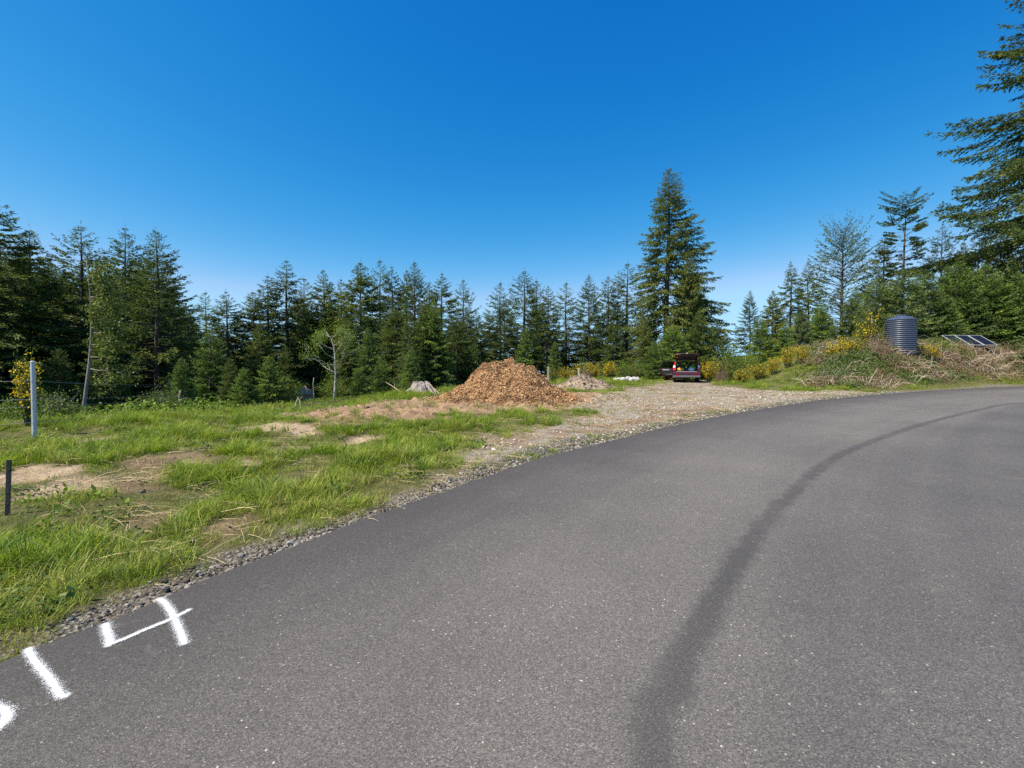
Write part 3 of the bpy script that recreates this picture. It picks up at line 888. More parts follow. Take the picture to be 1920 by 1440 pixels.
PT['dense1'] = conifer(9, 12, 4.0, 0.03, 260, 1.15, 0.6, low_el=-8, leaf=(0.20, 0.062), mat='spruce', tintshift=0.16, bare=0.15)
PT['dense2'] = conifer(12, 12, 3.7, 0.03, 250, 1.15, 0.55, low_el=-4, leaf=(0.20, 0.062), mat='young', bare=0.15, tintshift=-0.08)
PT['tall4'] = conifer(41, 18, 4.6, 0.10, 210, 0.95, 0.75, 30, -18, gap=0.06, tintshift=0.04)
PT['tall5'] = conifer(42, 18, 5.2, 0.08, 230, 0.95, 0.55, 40, -4, upturn=0.32, gap=0.04)
PT['tall1o'] = remat(PT['tall1'], 'olive'); PT['tall3o'] = remat(PT['tall3'], 'olive'); PT['dense1o'] = remat(PT['dense1'], 'olive')
PT['young1b'] = remat(PT['young1'], 'blueish'); PT['young2b'] = remat(PT['young2'], 'blueish'); PT['young2s'] = remat(PT['young2'], 'spruce')
# the lone tall spruce behind the car: narrow ragged spire, long bare-ended arms on its right
def hero_side(cx, cy, q):
    return (1.32 if cx > 0.55 and 0.25 < q < 0.85 else 1.0) * (0.92 if cx < -0.3 else 1.0)
def hero_prof(q):
    return (0.06 + 0.94 * q ** 0.85) * (0.35 + 0.65 * min(1, q / 0.05)) * (1 - 0.28 * max(0, q - 0.75) / 0.25)
PT['hero'] = conifer(21, 21, 5.6, 0.05, 440, 0.95, 0.6, 30, -14, (0.21, 0.066), 'olive', 0.36, hero_prof, hero_side, tintshift=0.02, bare=0.2)
# the big spruce leaning into the right edge: long layered sweeping boughs
def giant_prof(q): return 0.05 + 0.95 * q
PT['giant'] = conifer(22, 30, 9.8, 0.26, 260, 0.95, 0.5, 34, -8, (0.22, 0.068), 'spruce', 0.5, giant_prof, None, bare=0.12, upturn=0.26, tintshift=-0.02, gap=0.08)
# thin flat-topped tree with separate tufts of foliage
def tuft_prof(q):
    return 0.95 * (0.75 if q < 0.07 else 1.0) * (0.35 + 0.65 * abs(math.sin(q * 13.5)) ** 0.7)
PT['flat'] = conifer(23, 18, 2.4, 0.36, 110, 1.1, 0.25, 24, 8, (0.22, 0.07), 'spruce', 0.20, tuft_prof, None, bare=0.35, upturn=0.12, tintshift=0.08)
# broad airy round-headed tree
def round_prof(q): return 0.30 + 0.70 * math.sin(min(1, q * 1.05) * 1.9) ** 0.8 if q > 0.02 else 0.25
PT['round'] = conifer(24, 13, 3.5, 0.12, 170, 0.62, 0.35, 62, 12, (0.21, 0.066), 'spruce', 0.20, round_prof, None, bare=0.3, upturn=0.2, tintshift=0.06)

def tree_obj(kind, name, loc, H, width=1.0, rz=None, tilt=(0, 0)):
    p = PT[kind]
    s = H / p['H']
    e = empty(name, loc, random.uniform(0, 6.28) if rz is None else rz, (s * width, s * width, s))
    e.rotation_euler[0] = tilt[0]; e.rotation_euler[1] = tilt[1]
    for part in ('trunk', 'branches', 'crown'):
        o = bpy.data.objects.new(part, p[part]); COL.objects.link(o); o.parent = e
        if part == 'branches': o['kind'] = 'stuff'
    return e
def plant(px, top, Y, kind, width, label, cat='tree', group=None, name='conifer_tree', rz=None):
    if group in ('trees of the left-hand wood', 'sunlit lower trees along the front of the wood'): width *= random.uniform(1.12, 1.38) if 'left-hand' in group else random.uniform(0.95, 1.15)
    c = at(px, 700, Y); z = zg(c.x, Y) - 0.12
    H = at(px, top, Y).z - z
    return tag(tree_obj(kind, name, (c.x, Y, z), H, width, rz), label, cat, group)

WL = 'trees of the left-hand wood'
for a in [
    (-8, 362, 22, 'tall1', 1.15, 'tallest dark spruce at far left, cut by the picture edge'),
    (63, 432, 24, 'tall4', 1.05, 'dark spruce second from the left edge, above the broom bush'),
    (158, 426, 26, 'airy1', 1.0, 'thin see-through spruce top above the leaning grey trunk'),
    (240, 428, 25, 'tall1', 0.95, 'tall dark spruce, left one of the touching pair at left'),
    (296, 433, 24, 'tall5', 1.0, 'tall dark spruce, right one of the touching pair at left'),
    (351, 568, 36, 'tall2', 0.9, 'short spruce tip just right of the tall left pair'),
    (388, 549, 38, 'airy2', 0.9, 'slim pale spire left of the bushy-topped dark spruce'),
    (427, 547, 34, 'tall1', 1.15, 'bushy-topped dark spruce standing alone against the sky at left'),
    (478, 548, 36, 'tall3o', 1.1, 'olive-brown spruce on the left shoulder of the middle wood'),
    (505, 518, 36, 'tall1o', 1.0, 'olive-brown spruce just left of the sharp dark spire'),
    (540, 489, 38, 'tall4', 0.95, 'sharp dark spire, tallest on the left of the middle wood'),
    (571, 523, 42, 'airy2', 0.9, 'thin spire just right of the sharp dark one'),
    (610, 507, 42, 'tall3', 0.85, 'even cone-shaped spruce above the bare pale tree'),
    (640, 524, 46, 'tall2', 0.75, 'narrow dark spire right of the even cone-shaped spruce'),
    (678, 493, 40, 'dense1', 0.95, 'broad blunt-topped green spruce in the middle wood'),
    (714, 489, 46, 'airy3', 0.8, 'ragged thin-topped spruce behind the broad blunt one'),
    (736, 500, 45, 'tall1o', 0.8, 'brownish spruce right of the ragged thin-topped one'),
    (778, 492, 40, 'tall5', 0.85, 'dense dark spire left of the chip pile'),
    (764, 508, 46, 'tall2', 0.7, 'second tip crowding the dense dark spire, on its left'),
    (829, 513, 38, 'tall1', 0.95, 'dark spruce behind the left end of the chip pile'),
    (806, 530, 44, 'airy1', 0.8, 'small open tip between two dark spires'),
    (870, 526, 44, 'airy3', 0.85, 'see-through spruce with upswept arms left of the sky gap'),
    (938, 531, 46, 'airy2', 1.0, 'see-through spruce above the chip pile, right of the sky gap'),
    (918, 585, 40, 'tall3o', 0.9, 'brownish lower spruce directly behind the chip pile'),
    (983, 509, 50, 'airy1', 1.0, 'tall open spruce with level arms, right of the chip pile peak'),
    (1005, 527, 54, 'airy3', 0.9, 'open spruce crowding behind the tall level-armed one'),
    (1027, 537, 48, 'tall2', 0.8, 'dark spruce with a thin tip above the grey dirt heap'),
    (1061, 531, 52, 'airy2', 1.0, 'ragged-topped open spruce above the grey dirt heap'),
    (1104, 517, 50, 'tall5', 0.9, 'dense even spruce above the row of white rocks'),
    (1139, 520, 54, 'airy1', 0.9, 'skinny see-through spruce right of the dense even one'),
    (1176, 495, 54, 'airy3', 1.1, 'open dark spruce touching the lone giant on its left'),
]:
    plant(*a, group=WL)
# lower, sunlit front rank of the wood
WF = 'sunlit lower trees along the front of the wood'
for a in [
    (815, 566, 29, 'dense2', 0.95, 'bright green full-skirted conifer left of the chip pile'),
    (742, 575, 31, 'dense1', 1.0, 'green full-skirted conifer above the old stump'),
    (690, 615, 28, 'dense2', 0.8, 'low green conifer right of the bare pale tree'),
    (650, 600, 36, 'dense1', 0.8, 'dark lower conifer straight behind the bare pale tree'),
    (770, 655, 24.5, 'young2', 0.9, 'small dark conifer behind the old stump'),
    (715, 668, 24, 'young1', 0.9, 'small bright conifer left of the old stump'),
    (672, 690, 23.5, 'young2', 0.9, 'smallest bright conifer beside the bare pale tree'),
    (890, 640, 32, 'dense2', 0.8, 'green conifer with its foot hidden by the chip pile'),
    (858, 600, 34, 'dense1', 0.9, 'dark conifer between the bright one and the chip pile'),
    (395, 622, 23, 'young1', 0.95, 'airy pale green young conifer at left behind the grass crest'),
    (340, 672, 20, 'young2', 0.8, 'low pale green conifer left of the airy young one'),
    (432, 672, 22, 'young2s', 0.8, 'low dark brown-green conifer on the grass crest'),
    (490, 600, 27, 'dense1o', 0.9, 'olive conifer with drooping skirts left of the small shed'),
    (505, 668, 23, 'young2', 1.0, 'low green conifer with wide skirts left of the small shed'),
    (455, 690, 21, 'young1', 1.05, 'bright green bushy conifer rising from the grass crest'),
    (536, 650, 33, 'young2s', 0.6, 'dark little conifer touching the small shed'),
    (196, 590, 21, 'dense1', 0.75, 'slender green conifer just right of the leaning trunk'),
    (110, 655, 20, 'young2s', 0.8, 'dark low conifer right of the white fence post'),
    (178, 770, 14.3, 'young1', 0.7, 'knee-high bright conifer seedling at the wood edge'),
    (985, 610, 38, 'dense2', 0.85, 'green conifer above the right slope of the chip pile'),
    (1040, 640, 40, 'dense2', 0.9, 'low green conifer behind the small post and dirt heap'),
    (1150, 600, 44, 'dense1', 0.85, 'drooping grey-green conifer left of the lone giant'),
]:
    plant(*a, group=WF)
# depth of the wood behind the edge trees
g9 = np.random.default_rng(9)
for i in range(74):
    px = g9.uniform(-260, 880); Y = g9.uniform(27, 50)
    if abs(px - 572) < 75 and Y < 40: Y += 12
    top = np.interp(px, [-260, 0, 60, 330, 360, 430, 520, 700, 860, 1150], [400, 430, 470, 480, 580, 585, 555, 520, 560, 610]) + g9.uniform(0, 75)
    plant(px, top, Y, ['tall1', 'tall4', 'tall3', 'dense1', 'tall1o', 'tall5'][i % 6], g9.uniform(0.95, 1.4),
          'dark spruce deep inside the left-hand wood behind its front trees', group='spruces deep inside the wood')
for i in range(8):
    plant(g9.uniform(-330, -60), g9.uniform(380, 470), g9.uniform(17, 26), ['tall1', 'tall3', 'dense1'][i % 3], 1.1,
          'dark spruce deep inside the left-hand wood behind its front trees', group='spruces deep inside the wood')

for i in range(12):
    plant(890 + 26 * i + g9.uniform(-8, 8), g9.uniform(556, 620), g9.uniform(54, 64), ['tall1', 'tall5', 'tall3'][i % 3], g9.uniform(1.0, 1.3),
          'dark spruce in the back row behind the clearing, left of the lone giant', group='back row of spruces behind the clearing')
# the lone giant and its neighbours
plant(1252, 318, 46, 'hero', 1.0, 'lone giant olive-green spruce with ragged top, behind the open car', rz=0.0)
RW = 'trees on the right-hand rise'
for a in [
    (1290, 470, 43, 'dense1o', 0.72, 'fuller olive conifer leaning on the right flank of the lone giant'),
    (1318, 545, 44, 'airy3', 0.95, 'open dark conifer reaching out right of the lone giant'),
    (1210, 600, 42, 'dense1', 0.8, 'dark conifer at the left foot of the lone giant'),
    (1405, 545, 46, 'tall5', 0.95, 'small separate conifer in the sky gap right of the giant'),
    (1447, 545, 44, 'dense1', 0.95, 'broad dark conifer right of the sky gap'),
    (1480, 490, 56, 'tall4', 1.05, 'dark spruce, left of two spires on the right'),
    (1513, 491, 56, 'tall2', 0.9, 'dark spruce, right of two spires on the right'),
    (1577, 434, 48, 'round', 1.05, 'broad airy round-headed tree with spread arms'),
    (1655, 440, 48, 'airy3', 1.0, 'open conifer left of the thin flat-topped tree'),
    (1692, 366, 47, 'flat', 1.0, 'thin flat-topped tree with separate foliage tufts on a bare stem'),
    (1762, 425, 46, 'airy1', 1.0, 'open conifer between the flat-topped tree and the giant boughs'),
    (1830, 440, 42, 'tall1', 1.0, 'dark conifer in the shade under the giant right-edge boughs'),
]:
    plant(*a, group=RW)
for a in [(1868, 428, 47, 'tall5', 1.1, 'dark conifer just below the sweeping boughs of the huge spruce'),
          (1915, 405, 46, 'tall1', 1.15, 'dark conifer at the right edge under the huge spruce'),
          (1800, 455, 48, 'dense1', 0.9, 'full dark conifer right of the flat-topped tree')]:
    plant(*a, group=RW)
plant(1990, -150, 43, 'giant', 1.0, 'huge spruce at the right edge with long sweeping boughs', rz=2.2)
YW = 'young conifers on the right bank'
for i, a in enumerate([
    (1500, 585, 40, 'young2b', 1.0, 'young conifer left of the round-headed tree, behind yellow broom'),
    (1540, 572, 41, 'young1', 1.0, 'young conifer under the two right-hand spires'),
    (1592, 560, 39, 'young2b', 1.0, 'young conifer under the round-headed tree'),
    (1642, 522, 38, 'young3', 1.15, 'blue-green young conifer above the ribbed tank, left one'),
    (1690, 507, 37, 'young2b', 1.0, 'blue-green young conifer above the ribbed tank, right one'),
    (1738, 512, 38.5, 'young1b', 1.05, 'dull green young conifer right of the ribbed tank'),
    (1790, 492, 40, 'young1', 1.05, 'bright green young conifer, tallest on the right bank'),
    (1842, 498, 40, 'young2', 1.0, 'green young conifer under the giant boughs'),
    (1905, 470, 41, 'young1b', 1.1, 'dark young conifer at the right picture edge'),
    (1770, 560, 38, 'young2', 1.0, 'rounded bright conifer left of the solar panels'),
    (1822, 545, 39, 'young2b', 1.05, 'rounded blue-green conifer straight behind the solar panels'),
    (1880, 545, 39, 'young1b', 1.05, 'rounded dark conifer right behind the solar panels'),
    (1945, 550, 38.5, 'young2', 1.1, 'bright conifer cut by the right edge beside the panels'),
    (1615, 600, 35, 'young2', 0.9, 'bright low conifer behind the tall broom by the tank'),
    (1560, 610, 36, 'young2b', 0.95, 'low blue-green conifer behind the broom left of the tank'),
    (1470, 608, 38, 'young2', 1.0, 'low green conifer behind the three broom bushes'),
    (1425, 598, 39, 'young1', 1.05, 'low bright conifer below the broad dark one'),
    (1262, 610, 38, 'young2', 1.1, 'wide green conifer straight behind the raised tailgate'),
    (1225, 640, 37, 'young1', 0.9, 'low bright conifer behind the open car door'),
    (1310, 590, 39, 'young2s', 1.0, 'green conifer right behind the car roof'),
    (1345, 605, 41, 'young2b', 1.0, 'blue-green conifer right of the lone giant foot'),
    (1858, 520, 38.8, 'young2', 1.0, 'bright green conifer rising right behind the middle solar panel'),
    (1905, 512, 38.6, 'young1', 1.0, 'bright green conifer rising behind the rightmost solar panel'),
    (1530, 572, 43, 'dense2', 0.9, 'green conifer filling the gap left of the round-headed tree'),
    (1602, 540, 42.5, 'dense2', 0.9, 'green conifer filling the gap right of the round-headed tree'),
    (1668, 522, 41.5, 'dense1', 0.9, 'dark green conifer above and behind the ribbed tank'),
    (1722, 510, 41.5, 'dense2', 0.9, 'green conifer behind the right side of the ribbed tank'),
    (1775, 498, 43, 'dense1', 0.95, 'dark green conifer between tank and solar panels, far back'),
    (2010, 520, 31, 'young2b', 1.2, 'conifer just outside the right edge beside the panels'),
]):
    plant(*a, group=YW)

# ------------------------------------------------------------------ broadleaf shrubs, broom
def shrub_mesh(seed, rx, ry, h, nst, nleaf, leaf, matl, matw, clump=7):
    g = np.random.default_rng(seed)
    W = MB(); tips = []
    for i in range(nst):
        a = g.uniform(0, 6.28); r = math.sqrt(g.random())
        e = np.array([rx * r * math.cos(a), ry * r * math.sin(a), h * g.uniform(0.55, 1.0) * (1 - 0.35 * r * r)])
        b = np.array([0.12 * e[0], 0.12 * e[1], -0.1])
        mid = (b + e) / 2 + g.normal(0, 0.08 * h, 3)
        W.tube([b, mid, e], [0.018 * h / 2, 0.011 * h / 2, 0.004], 4, cap=False)
        for q in range(clump):
            t = g.uniform(0.25, 1.0)
            c = (1 - t) ** 2 * b + 2 * t * (1 - t) * mid + t * t * e
            tips.append(c + g.normal(0, 0.10 * h ** 0.6, 3))
    tips = np.array(tips); tips[:, 2] = np.maximum(tips[:, 2], 0.06)
    n = len(tips) * nleaf
    P = np.repeat(tips, nleaf, 0) + g.normal(0, 0.10 * h ** 0.6, (n, 3))
    D = unit(g.normal(0, 1, (n, 3)) + np.array([0, 0, -0.1])); S = unit(np.cross(D, g.normal(0, 1, (n, 3)) + [0, 0, 0.6]))
    ct = np.repeat(g.normal(0, 0.14, len(tips)), nleaf)
    V, F, tt = kites(P, D, S, leaf * g.uniform(0.6, 1.3, n), leaf * 0.55 * g.uniform(0.7, 1.3, n), np.clip(0.5 + ct + g.normal(0, 0.18, n), 0, 1))
    return dict(stems=W.mesh('stems', M[matw]), foliage=mesh_np('foliage', V, F, M[matl], {'tint': tt}))
SH = [shrub_mesh(31, 1.3, 1.2, 2.2, 46, 9, 0.085, 'shrub', 'bark'), shrub_mesh(32, 1.5, 1.2, 1.7, 46, 9, 0.08, 'shrub', 'bark'),
      shrub_mesh(33, 1.2, 1.2, 1.2, 40, 9, 0.07, 'bramble', 'cane'), shrub_mesh(34, 0.9, 0.9, 2.0, 70, 3, 0.06, 'deadleaf', 'cane')]
def place_shrub(k_, px, py, Y, s, label, group='green shrubs around the clearing', name='leafy_shrub'):
    c = at(px, py, Y); e = empty(name, (c.x, Y, zg(c.x, Y) - 0.03), random.uniform(0, 6), (s, s, s * random.uniform(0.9, 1.1)))
    for part in ('stems', 'foliage'):
        o = bpy.data.objects.new(part, SH[k_][part]); COL.objects.link(o); o.parent = e
    return tag(e, label, 'shrub', group)
place_shrub(0, 1372, 650, 36, 1.35, 'bright green leafy shrub right of the car between broom bushes')
place_shrub(1, 1402, 660, 37, 1.1, 'green leafy shrub with rusty twigs behind the right-hand broom')
place_shrub(1, 1175, 680, 40, 1.0, 'yellow-green leafy shrub behind the row of white rocks')
place_shrub(0, 1205, 680, 41, 0.8, 'green leafy shrub left of the open car door, at the track end')
place_shrub(1, 1130, 680, 42, 0.9, 'green leafy shrub among the yellow broom behind the dirt heap')
place_shrub(0, 625, 700, 29, 0.8, 'pale yellow-green shrub left of the bare pale tree')
place_shrub(0, 530, 700, 24, 0.75, 'bright green shrub left of the small shed')
place_shrub(2, 105, 795, 13.2, 0.75, 'low leafy bramble bush right of the white fence post')
place_shrub(1, 25, 800, 11.6, 0.5, 'low green bush left of the white fence post')
place_shrub(2, 300, 770, 16, 0.7, 'low twiggy bush at the dark wood edge left')
place_shrub(1, 760, 690, 24, 0.5, 'low green bush left of the old stump')
place_shrub(0, 1640, 640, 31, 0.9, 'tangled olive bush against the left side of the ribbed tank')
place_shrub(1, 1760, 640, 32, 0.9, 'yellow-green bush right of the ribbed tank')

place_shrub(2, 1672, 640, 28.0, 0.75, 'low leafy bramble in front of the left half of the tank')
place_shrub(2, 1706, 640, 28.2, 0.7, 'low leafy bramble in front of the right half of the tank')
place_shrub(3, 1648, 640, 28.6, 1.0, 'tall tangled dry brown bush hiding the left side of the tank')
place_shrub(3, 1098, 690, 35, 0.6, 'small dry brown bush among broom behind the dirt heap')
place_shrub(3, 1352, 690, 33, 0.6, 'dry grey-brown bush between broom and green shrub right of the car')

def broom_mesh(seed, h, spread, nst, fl):
    g = np.random.default_rng(seed)
    W = MB(); GP_, GD, YP, YD = [], [], [], []
    for i in range(nst):
        a = g.uniform(0, 6.28); r = spread * math.sqrt(g.random()); hh = h * g.uniform(0.40, 1.0) * (1 - 0.25 * (r / spread) ** 2)
        b = np.array([0.15 * r * math.cos(a), 0.15 * r * math.sin(a), -0.1]); e = np.array([r * math.cos(a), r * math.sin(a), hh])
        mid = np.array([0.45 * e[0], 0.45 * e[1], 0.55 * hh]) + g.normal(0, 0.03, 3)
        W.tube([b, mid, e], [0.010, 0.007, 0.003], 3, cap=False)
        t = g.uniform(0.3, 1.0, 34)[:, None]
        c = (1 - t) ** 2 * b + 2 * t * (1 - t) * mid + t * t * e + g.normal(0, 0.035, (34, 3))
        isf = g.random(34) < (fl * sstep(0.35, 0.75, t[:, 0]) * g.uniform(0.4, 1.2))
        d = unit(e - mid + g.normal(0, 0.25, (34, 3)))
        GP_.append(c[~isf]); GD.append(d[~isf]); YP.append(c[isf]); YD.append(d[isf])
    P, D = np.concatenate(GP_), np.concatenate(GD); n = len(P)
    V, F, tt = kites(P, D, unit(np.cross(D, g.normal(0, 1, (n, 3)))), g.uniform(0.06, 0.14, n), g.uniform(0.015, 0.03, n), np.clip(g.normal(0.5, 0.2, n), 0, 1))
    fo = mesh_np('foliage', V, F, M['broom_green'], {'tint': tt})
    P = np.concatenate(YP); P = np.repeat(P, 2, 0) + g.normal(0, 0.025, (len(P) * 2, 3)); n = len(P); D = unit(g.normal(0, 1, (n, 3)))
    V, F, tt = kites(P, D, unit(np.cross(D, g.normal(0, 1, (n, 3)))), g.uniform(0.035, 0.065, n), g.uniform(0.03, 0.05, n), g.random(n))
    return dict(stems=W.mesh('stems', M['broom_green'] if False else M['bark']), foliage=fo, flowers=mesh_np('flowers', V, F, M['broom_yellow'], {'tint': tt}))
BR = [broom_mesh(51, 1.7, 0.75, 80, 0.62), broom_mesh(52, 1.5, 0.95, 90, 0.36), broom_mesh(53, 1.8, 0.7, 70, 0.20), broom_mesh(54, 1.9, 0.34, 30, 0.55)]
def place_broom(k_, px, Y, s, label, sxy=1.0):
    c = at(px, 700, Y); e = empty('broom_bush', (c.x, Y, zg(c.x, Y) - 0.03), random.uniform(0, 6), (s * sxy, s * sxy, s))
    for part in ('stems', 'foliage', 'flowers'):
        o = bpy.data.objects.new(part, BR[k_][part]); COL.objects.link(o); o.parent = e
        if part == 'flowers': o['kind'] = 'stuff'
    return tag(e, label, 'broom bush', 'yellow-flowering broom bushes')
for a in [
    (3, 52, 10.6, 1.02, 'slender yellow-flowering broom beside the white fence post', 1.0),
    (2, 1036, 33, 0.75, 'small yellow broom right of the small wooden post', 1.0),
    (1, 1062, 36, 0.9, 'yellow broom left of the brown dry bush behind the dirt heap', 1.0),
    (1, 1092, 38, 1.1, 'yellow broom straight behind the grey dirt heap', 1.1),
    (0, 1112, 39, 1.0, 'yellow broom, left of the brightest pair behind the dirt heap', 1.0),
    (0, 1143, 39, 1.05, 'brightest yellow broom behind the dirt heap, left of the rocks', 1.0),
    (2, 1186, 41, 0.9, 'greenish broom behind the row of white rocks', 1.2),
    (0, 1328, 33.5, 1.1, 'bright yellow broom just right of the parked car', 0.9),
    (2, 1352, 34.5, 1.2, 'sparse tall broom right of the bright one by the car', 1.0),
    (1, 1392, 33, 0.85, 'orange-yellow broom below the bright green shrub', 1.0),
    (1, 1422, 33.5, 0.95, 'broom with rusty stems, left of three bright ones', 1.0),
    (0, 1450, 33, 0.95, 'bright broom, left of three in a row right of the shrub', 0.7),
    (0, 1476, 33, 1.12, 'tallest of three bright broom bushes in a row', 0.6),
    (0, 1503, 32.5, 0.95, 'bright broom, right of three in a row', 0.85),
    (0, 1568, 29.5, 1.0, 'bright yellow broom on the bank left of the tank', 1.0),
    (1, 1592, 29.8, 1.05, 'yellow broom between the bright one and the tangled bush', 1.0),
    (2, 1628, 30.6, 1.85, 'tall leggy broom towering left of the ribbed tank', 0.7),
    (0, 1742, 30.2, 0.8, 'bright yellow broom just right of the ribbed tank', 1.1),
    (2, 1808, 31.5, 0.9, 'sparse broom left of the solar panels', 1.0),
]:
    place_broom(*a)
#PART3
# ------------------------------------------------------------------ wood-chip pile
def heap_mesh(name, cx, cy, rx, ry, fn, mat, step, margin=1.12):
    xs = np.arange(cx - rx * margin, cx + rx * margin, step); ys = np.arange(cy - ry * margin, cy + ry * margin, step)
    X, Y = np.meshgrid(xs, ys); X, Y = X.ravel(), Y.ravel()
    hh = fn(X, Y)
    Z = ground_z(X, Y) + np.where(hh > 0.015, hh, -0.12)
    jj = np.arange(len(X)).reshape(len(ys), len(xs))
    F = np.stack([jj[:-1, :-1].ravel(), jj[:-1, 1:].ravel(), jj[1:, 1:].ravel(), jj[1:, :-1].ravel()], 1)
    keepf = (hh[F] > -0.05).any(1)
    return X, Y, Z, hh, F[keepf]
k = Mat('wood_chip_mass')
co = k.pos(); v_ = k.voro(34.0, co, 'Color'); sp = k.new('ShaderNodeSeparateColor'); k.l.new(v_, sp.inputs[0])
c = k.ramp(sp.outputs[0], [(0.0, (0.13, 0.062, 0.026)), (0.4, (0.33, 0.175, 0.075)), (0.8, (0.50, 0.31, 0.15)), (1.0, (0.62, 0.44, 0.25))])
k.base(k.mix(k.rng(k.noise(1.6, 5, 0.65, co), 0.52, 0.72), c, (0.13, 0.075, 0.04))); k.rough(0.9); k.spec(0.2)
k.bump(k.math('ADD', k.voro(34.0, co), k.noise(16, 4, 0.6, co)), 1.0, 0.05)
M['chipmass'] = k.m
k = Mat('wood_chip')
r_ = k.new('ShaderNodeObjectInfo').outputs['Random']
c = k.ramp(r_, [(0.0, (0.14, 0.072, 0.034)), (0.25, (0.33, 0.172, 0.078)), (0.6, (0.50, 0.290, 0.138)), (0.85, (0.60, 0.40, 0.215)), (1.0, (0.72, 0.55, 0.36))])
k.base(k.mix(k.math('MULTIPLY', k.attr('dry', True), 0.75), c, (0.10, 0.060, 0.036))); k.rough(0.85); k.spec(0.2)
M['chip'] = k.m
pcx, pcy, prx, pry, _ph = PILE
pile = empty('wood_chip_pile', (pcx, pcy, zg(pcx, pcy)))
tag(pile, 'large heap of orange-brown wood chips in the clearing', 'wood chips')
def on_pile(o):
    o.parent = pile; o.matrix_parent_inverse = Matrix.Translation(-Vector((pcx, pcy, pile.location.z))); return o
X, Y, Z, hh, F = heap_mesh('mound', pcx, pcy, prx, pry, lambda x, y: pile_h(x, y), M['chipmass'], 0.07, 1.2)
on_pile(link('mound', mesh_np('mound', np.stack([X, Y, Z], 1), F, M['chipmass'], smooth=True)))
def chip_mesh(l, w, t, seed):
    g = np.random.default_rng(seed); b = MB()
    sk = g.uniform(-0.3, 0.3, 4) * w
    b.hexa([(-l/2, -w/2+sk[0], -t/2), (l/2, -w/2+sk[1], -t/2), (l/2, w/2+sk[2], -t/2), (-l/2, w/2+sk[3], -t/2),
            (-l/2, -w/2+sk[0], t/2), (l/2, -w/2+sk[1], t/2), (l/2, w/2+sk[2], t/2), (-l/2, w/2+sk[3], t/2)])
    return b.mesh('wood_chip', M['chip'])
chips = [chip_mesh(l, w, t, i) for i, (l, w, t) in enumerate([(0.085, 0.035, 0.010), (0.06, 0.04, 0.008), (0.12, 0.028, 0.012), (0.07, 0.05, 0.012), (0.15, 0.02, 0.012)])]
gC = np.random.default_rng(44)
cxs = gC.uniform(pcx - prx * 1.35, pcx + prx * 1.45, 120000); cys = gC.uniform(pcy - pry * 1.3, pcy + pry * 1.2, 120000)
ch = pile_h(cxs, cys)
spread = np.exp(-np.maximum(0, np.hypot((cxs - pcx) / prx, (cys - pcy) / pry) - 0.98) / 0.09)
kp = (gC.random(120000) < np.where(ch > 0.03, 1.0, 0.6 * spread)) & (cys < pcy + 1.5)
cxs, cys, ch = cxs[kp], cys[kp], ch[kp]
czs = ground_z(cxs, cys) + np.maximum(ch, 0) + gC.uniform(0.0, 0.03, len(cxs))
dk = sstep(0.46, 0.62, fbm(cxs * 1.5, cys * 1.5 + czs, 71, 3)) * gC.random(len(cxs))
cr = np.stack([gC.normal(0, 0.7, len(cxs)), gC.normal(0, 0.7, len(cxs)), gC.uniform(0, 6.28, len(cxs))], 1)
on_pile(scatter('wood_chips', chips, np.stack([cxs, cys, czs], 1), cr, gC.lognormal(-0.55, 0.32, len(cxs)).clip(0.25, 1.2), gC.integers(0, 5, len(cxs)), dk))

# ------------------------------------------------------------------ grey dirt heap beside it
hc = at(1092, 700, 25.5); hx, hy = hc.x, 25.5
def heap_h(x, y):
    q = np.hypot((x - hx) / 1.85, (y - hy) / 1.4)
    return 0.74 * (1 - sstep(0.05, 1.05, q)) - 0.02 + (fbm(x * 3, y * 3, 83, 4) - 0.5) * 0.30 * sstep(1.05, 0.7, q)
M['dirt'] = plain('grey_brown_dirt', (0.27, 0.205, 0.150), 0.95, 0.4, 5.0, bump=0.8, coord='Object')
M['clod'] = stone_mat('dirt_clod', [(0.0, (0.10, 0.08, 0.065)), (0.5, (0.22, 0.17, 0.13)), (1.0, (0.36, 0.29, 0.22))])
heap = empty('dirt_heap', (hx, hy, zg(hx, hy)))
tag(heap, 'low heap of grey-brown dirt right of the wood-chip pile', 'dirt heap')
X, Y, Z, hh, F = heap_mesh('mound', hx, hy, 1.9, 1.45, heap_h, None, 0.07, 1.15)
o = link('mound', mesh_np('mound', np.stack([X, Y, Z], 1) - np.array(heap.location), F, M['dirt'], smooth=True), heap)
clods = [stone_mesh(60 + s, M['clod'], 0.8) for s in range(5)]
qx = gC.normal(hx, 0.95, 1500); qy = gC.normal(hy, 0.75, 1500); qh = heap_h(qx, qy)
qs = gC.lognormal(math.log(0.05), 0.55, 1500).clip(0.02, 0.22)
sc = scatter('clods', clods, np.stack([qx, qy, ground_z(qx, qy) + np.maximum(qh, 0) + qs * 0.15], 1) - np.array(heap.location), gC.uniform(-1, 1, (1500, 3)) * 3, qs, gC.integers(0, 5, 1500), parent=heap)
# clods over the turned soil left of the pile
qx = gC.uniform(-12, 3.5, 16000); qy = gC.uniform(3.5, 24, 16000); mm = masks(qx, qy)
kp = (gC.random(16000) < mm['dirt'] * 0.5 + mm['sand'] * 0.22 + mm['bare'] * 0.45); qx, qy = qx[kp], qy[kp]
qs = gC.lognormal(math.log(0.035), 0.55, len(qx)).clip(0.015, np.where(qy < 12, 0.06, 0.15))
tag(scatter('soil_clods', clods, np.stack([qx, qy, ground_z(qx, qy) + qs * 0.12], 1), gC.uniform(-1, 1, (len(qx), 3)) * 3, qs, gC.integers(0, 5, len(qx))),
    'clods of turned brown soil between grass and chip pile', 'soil')

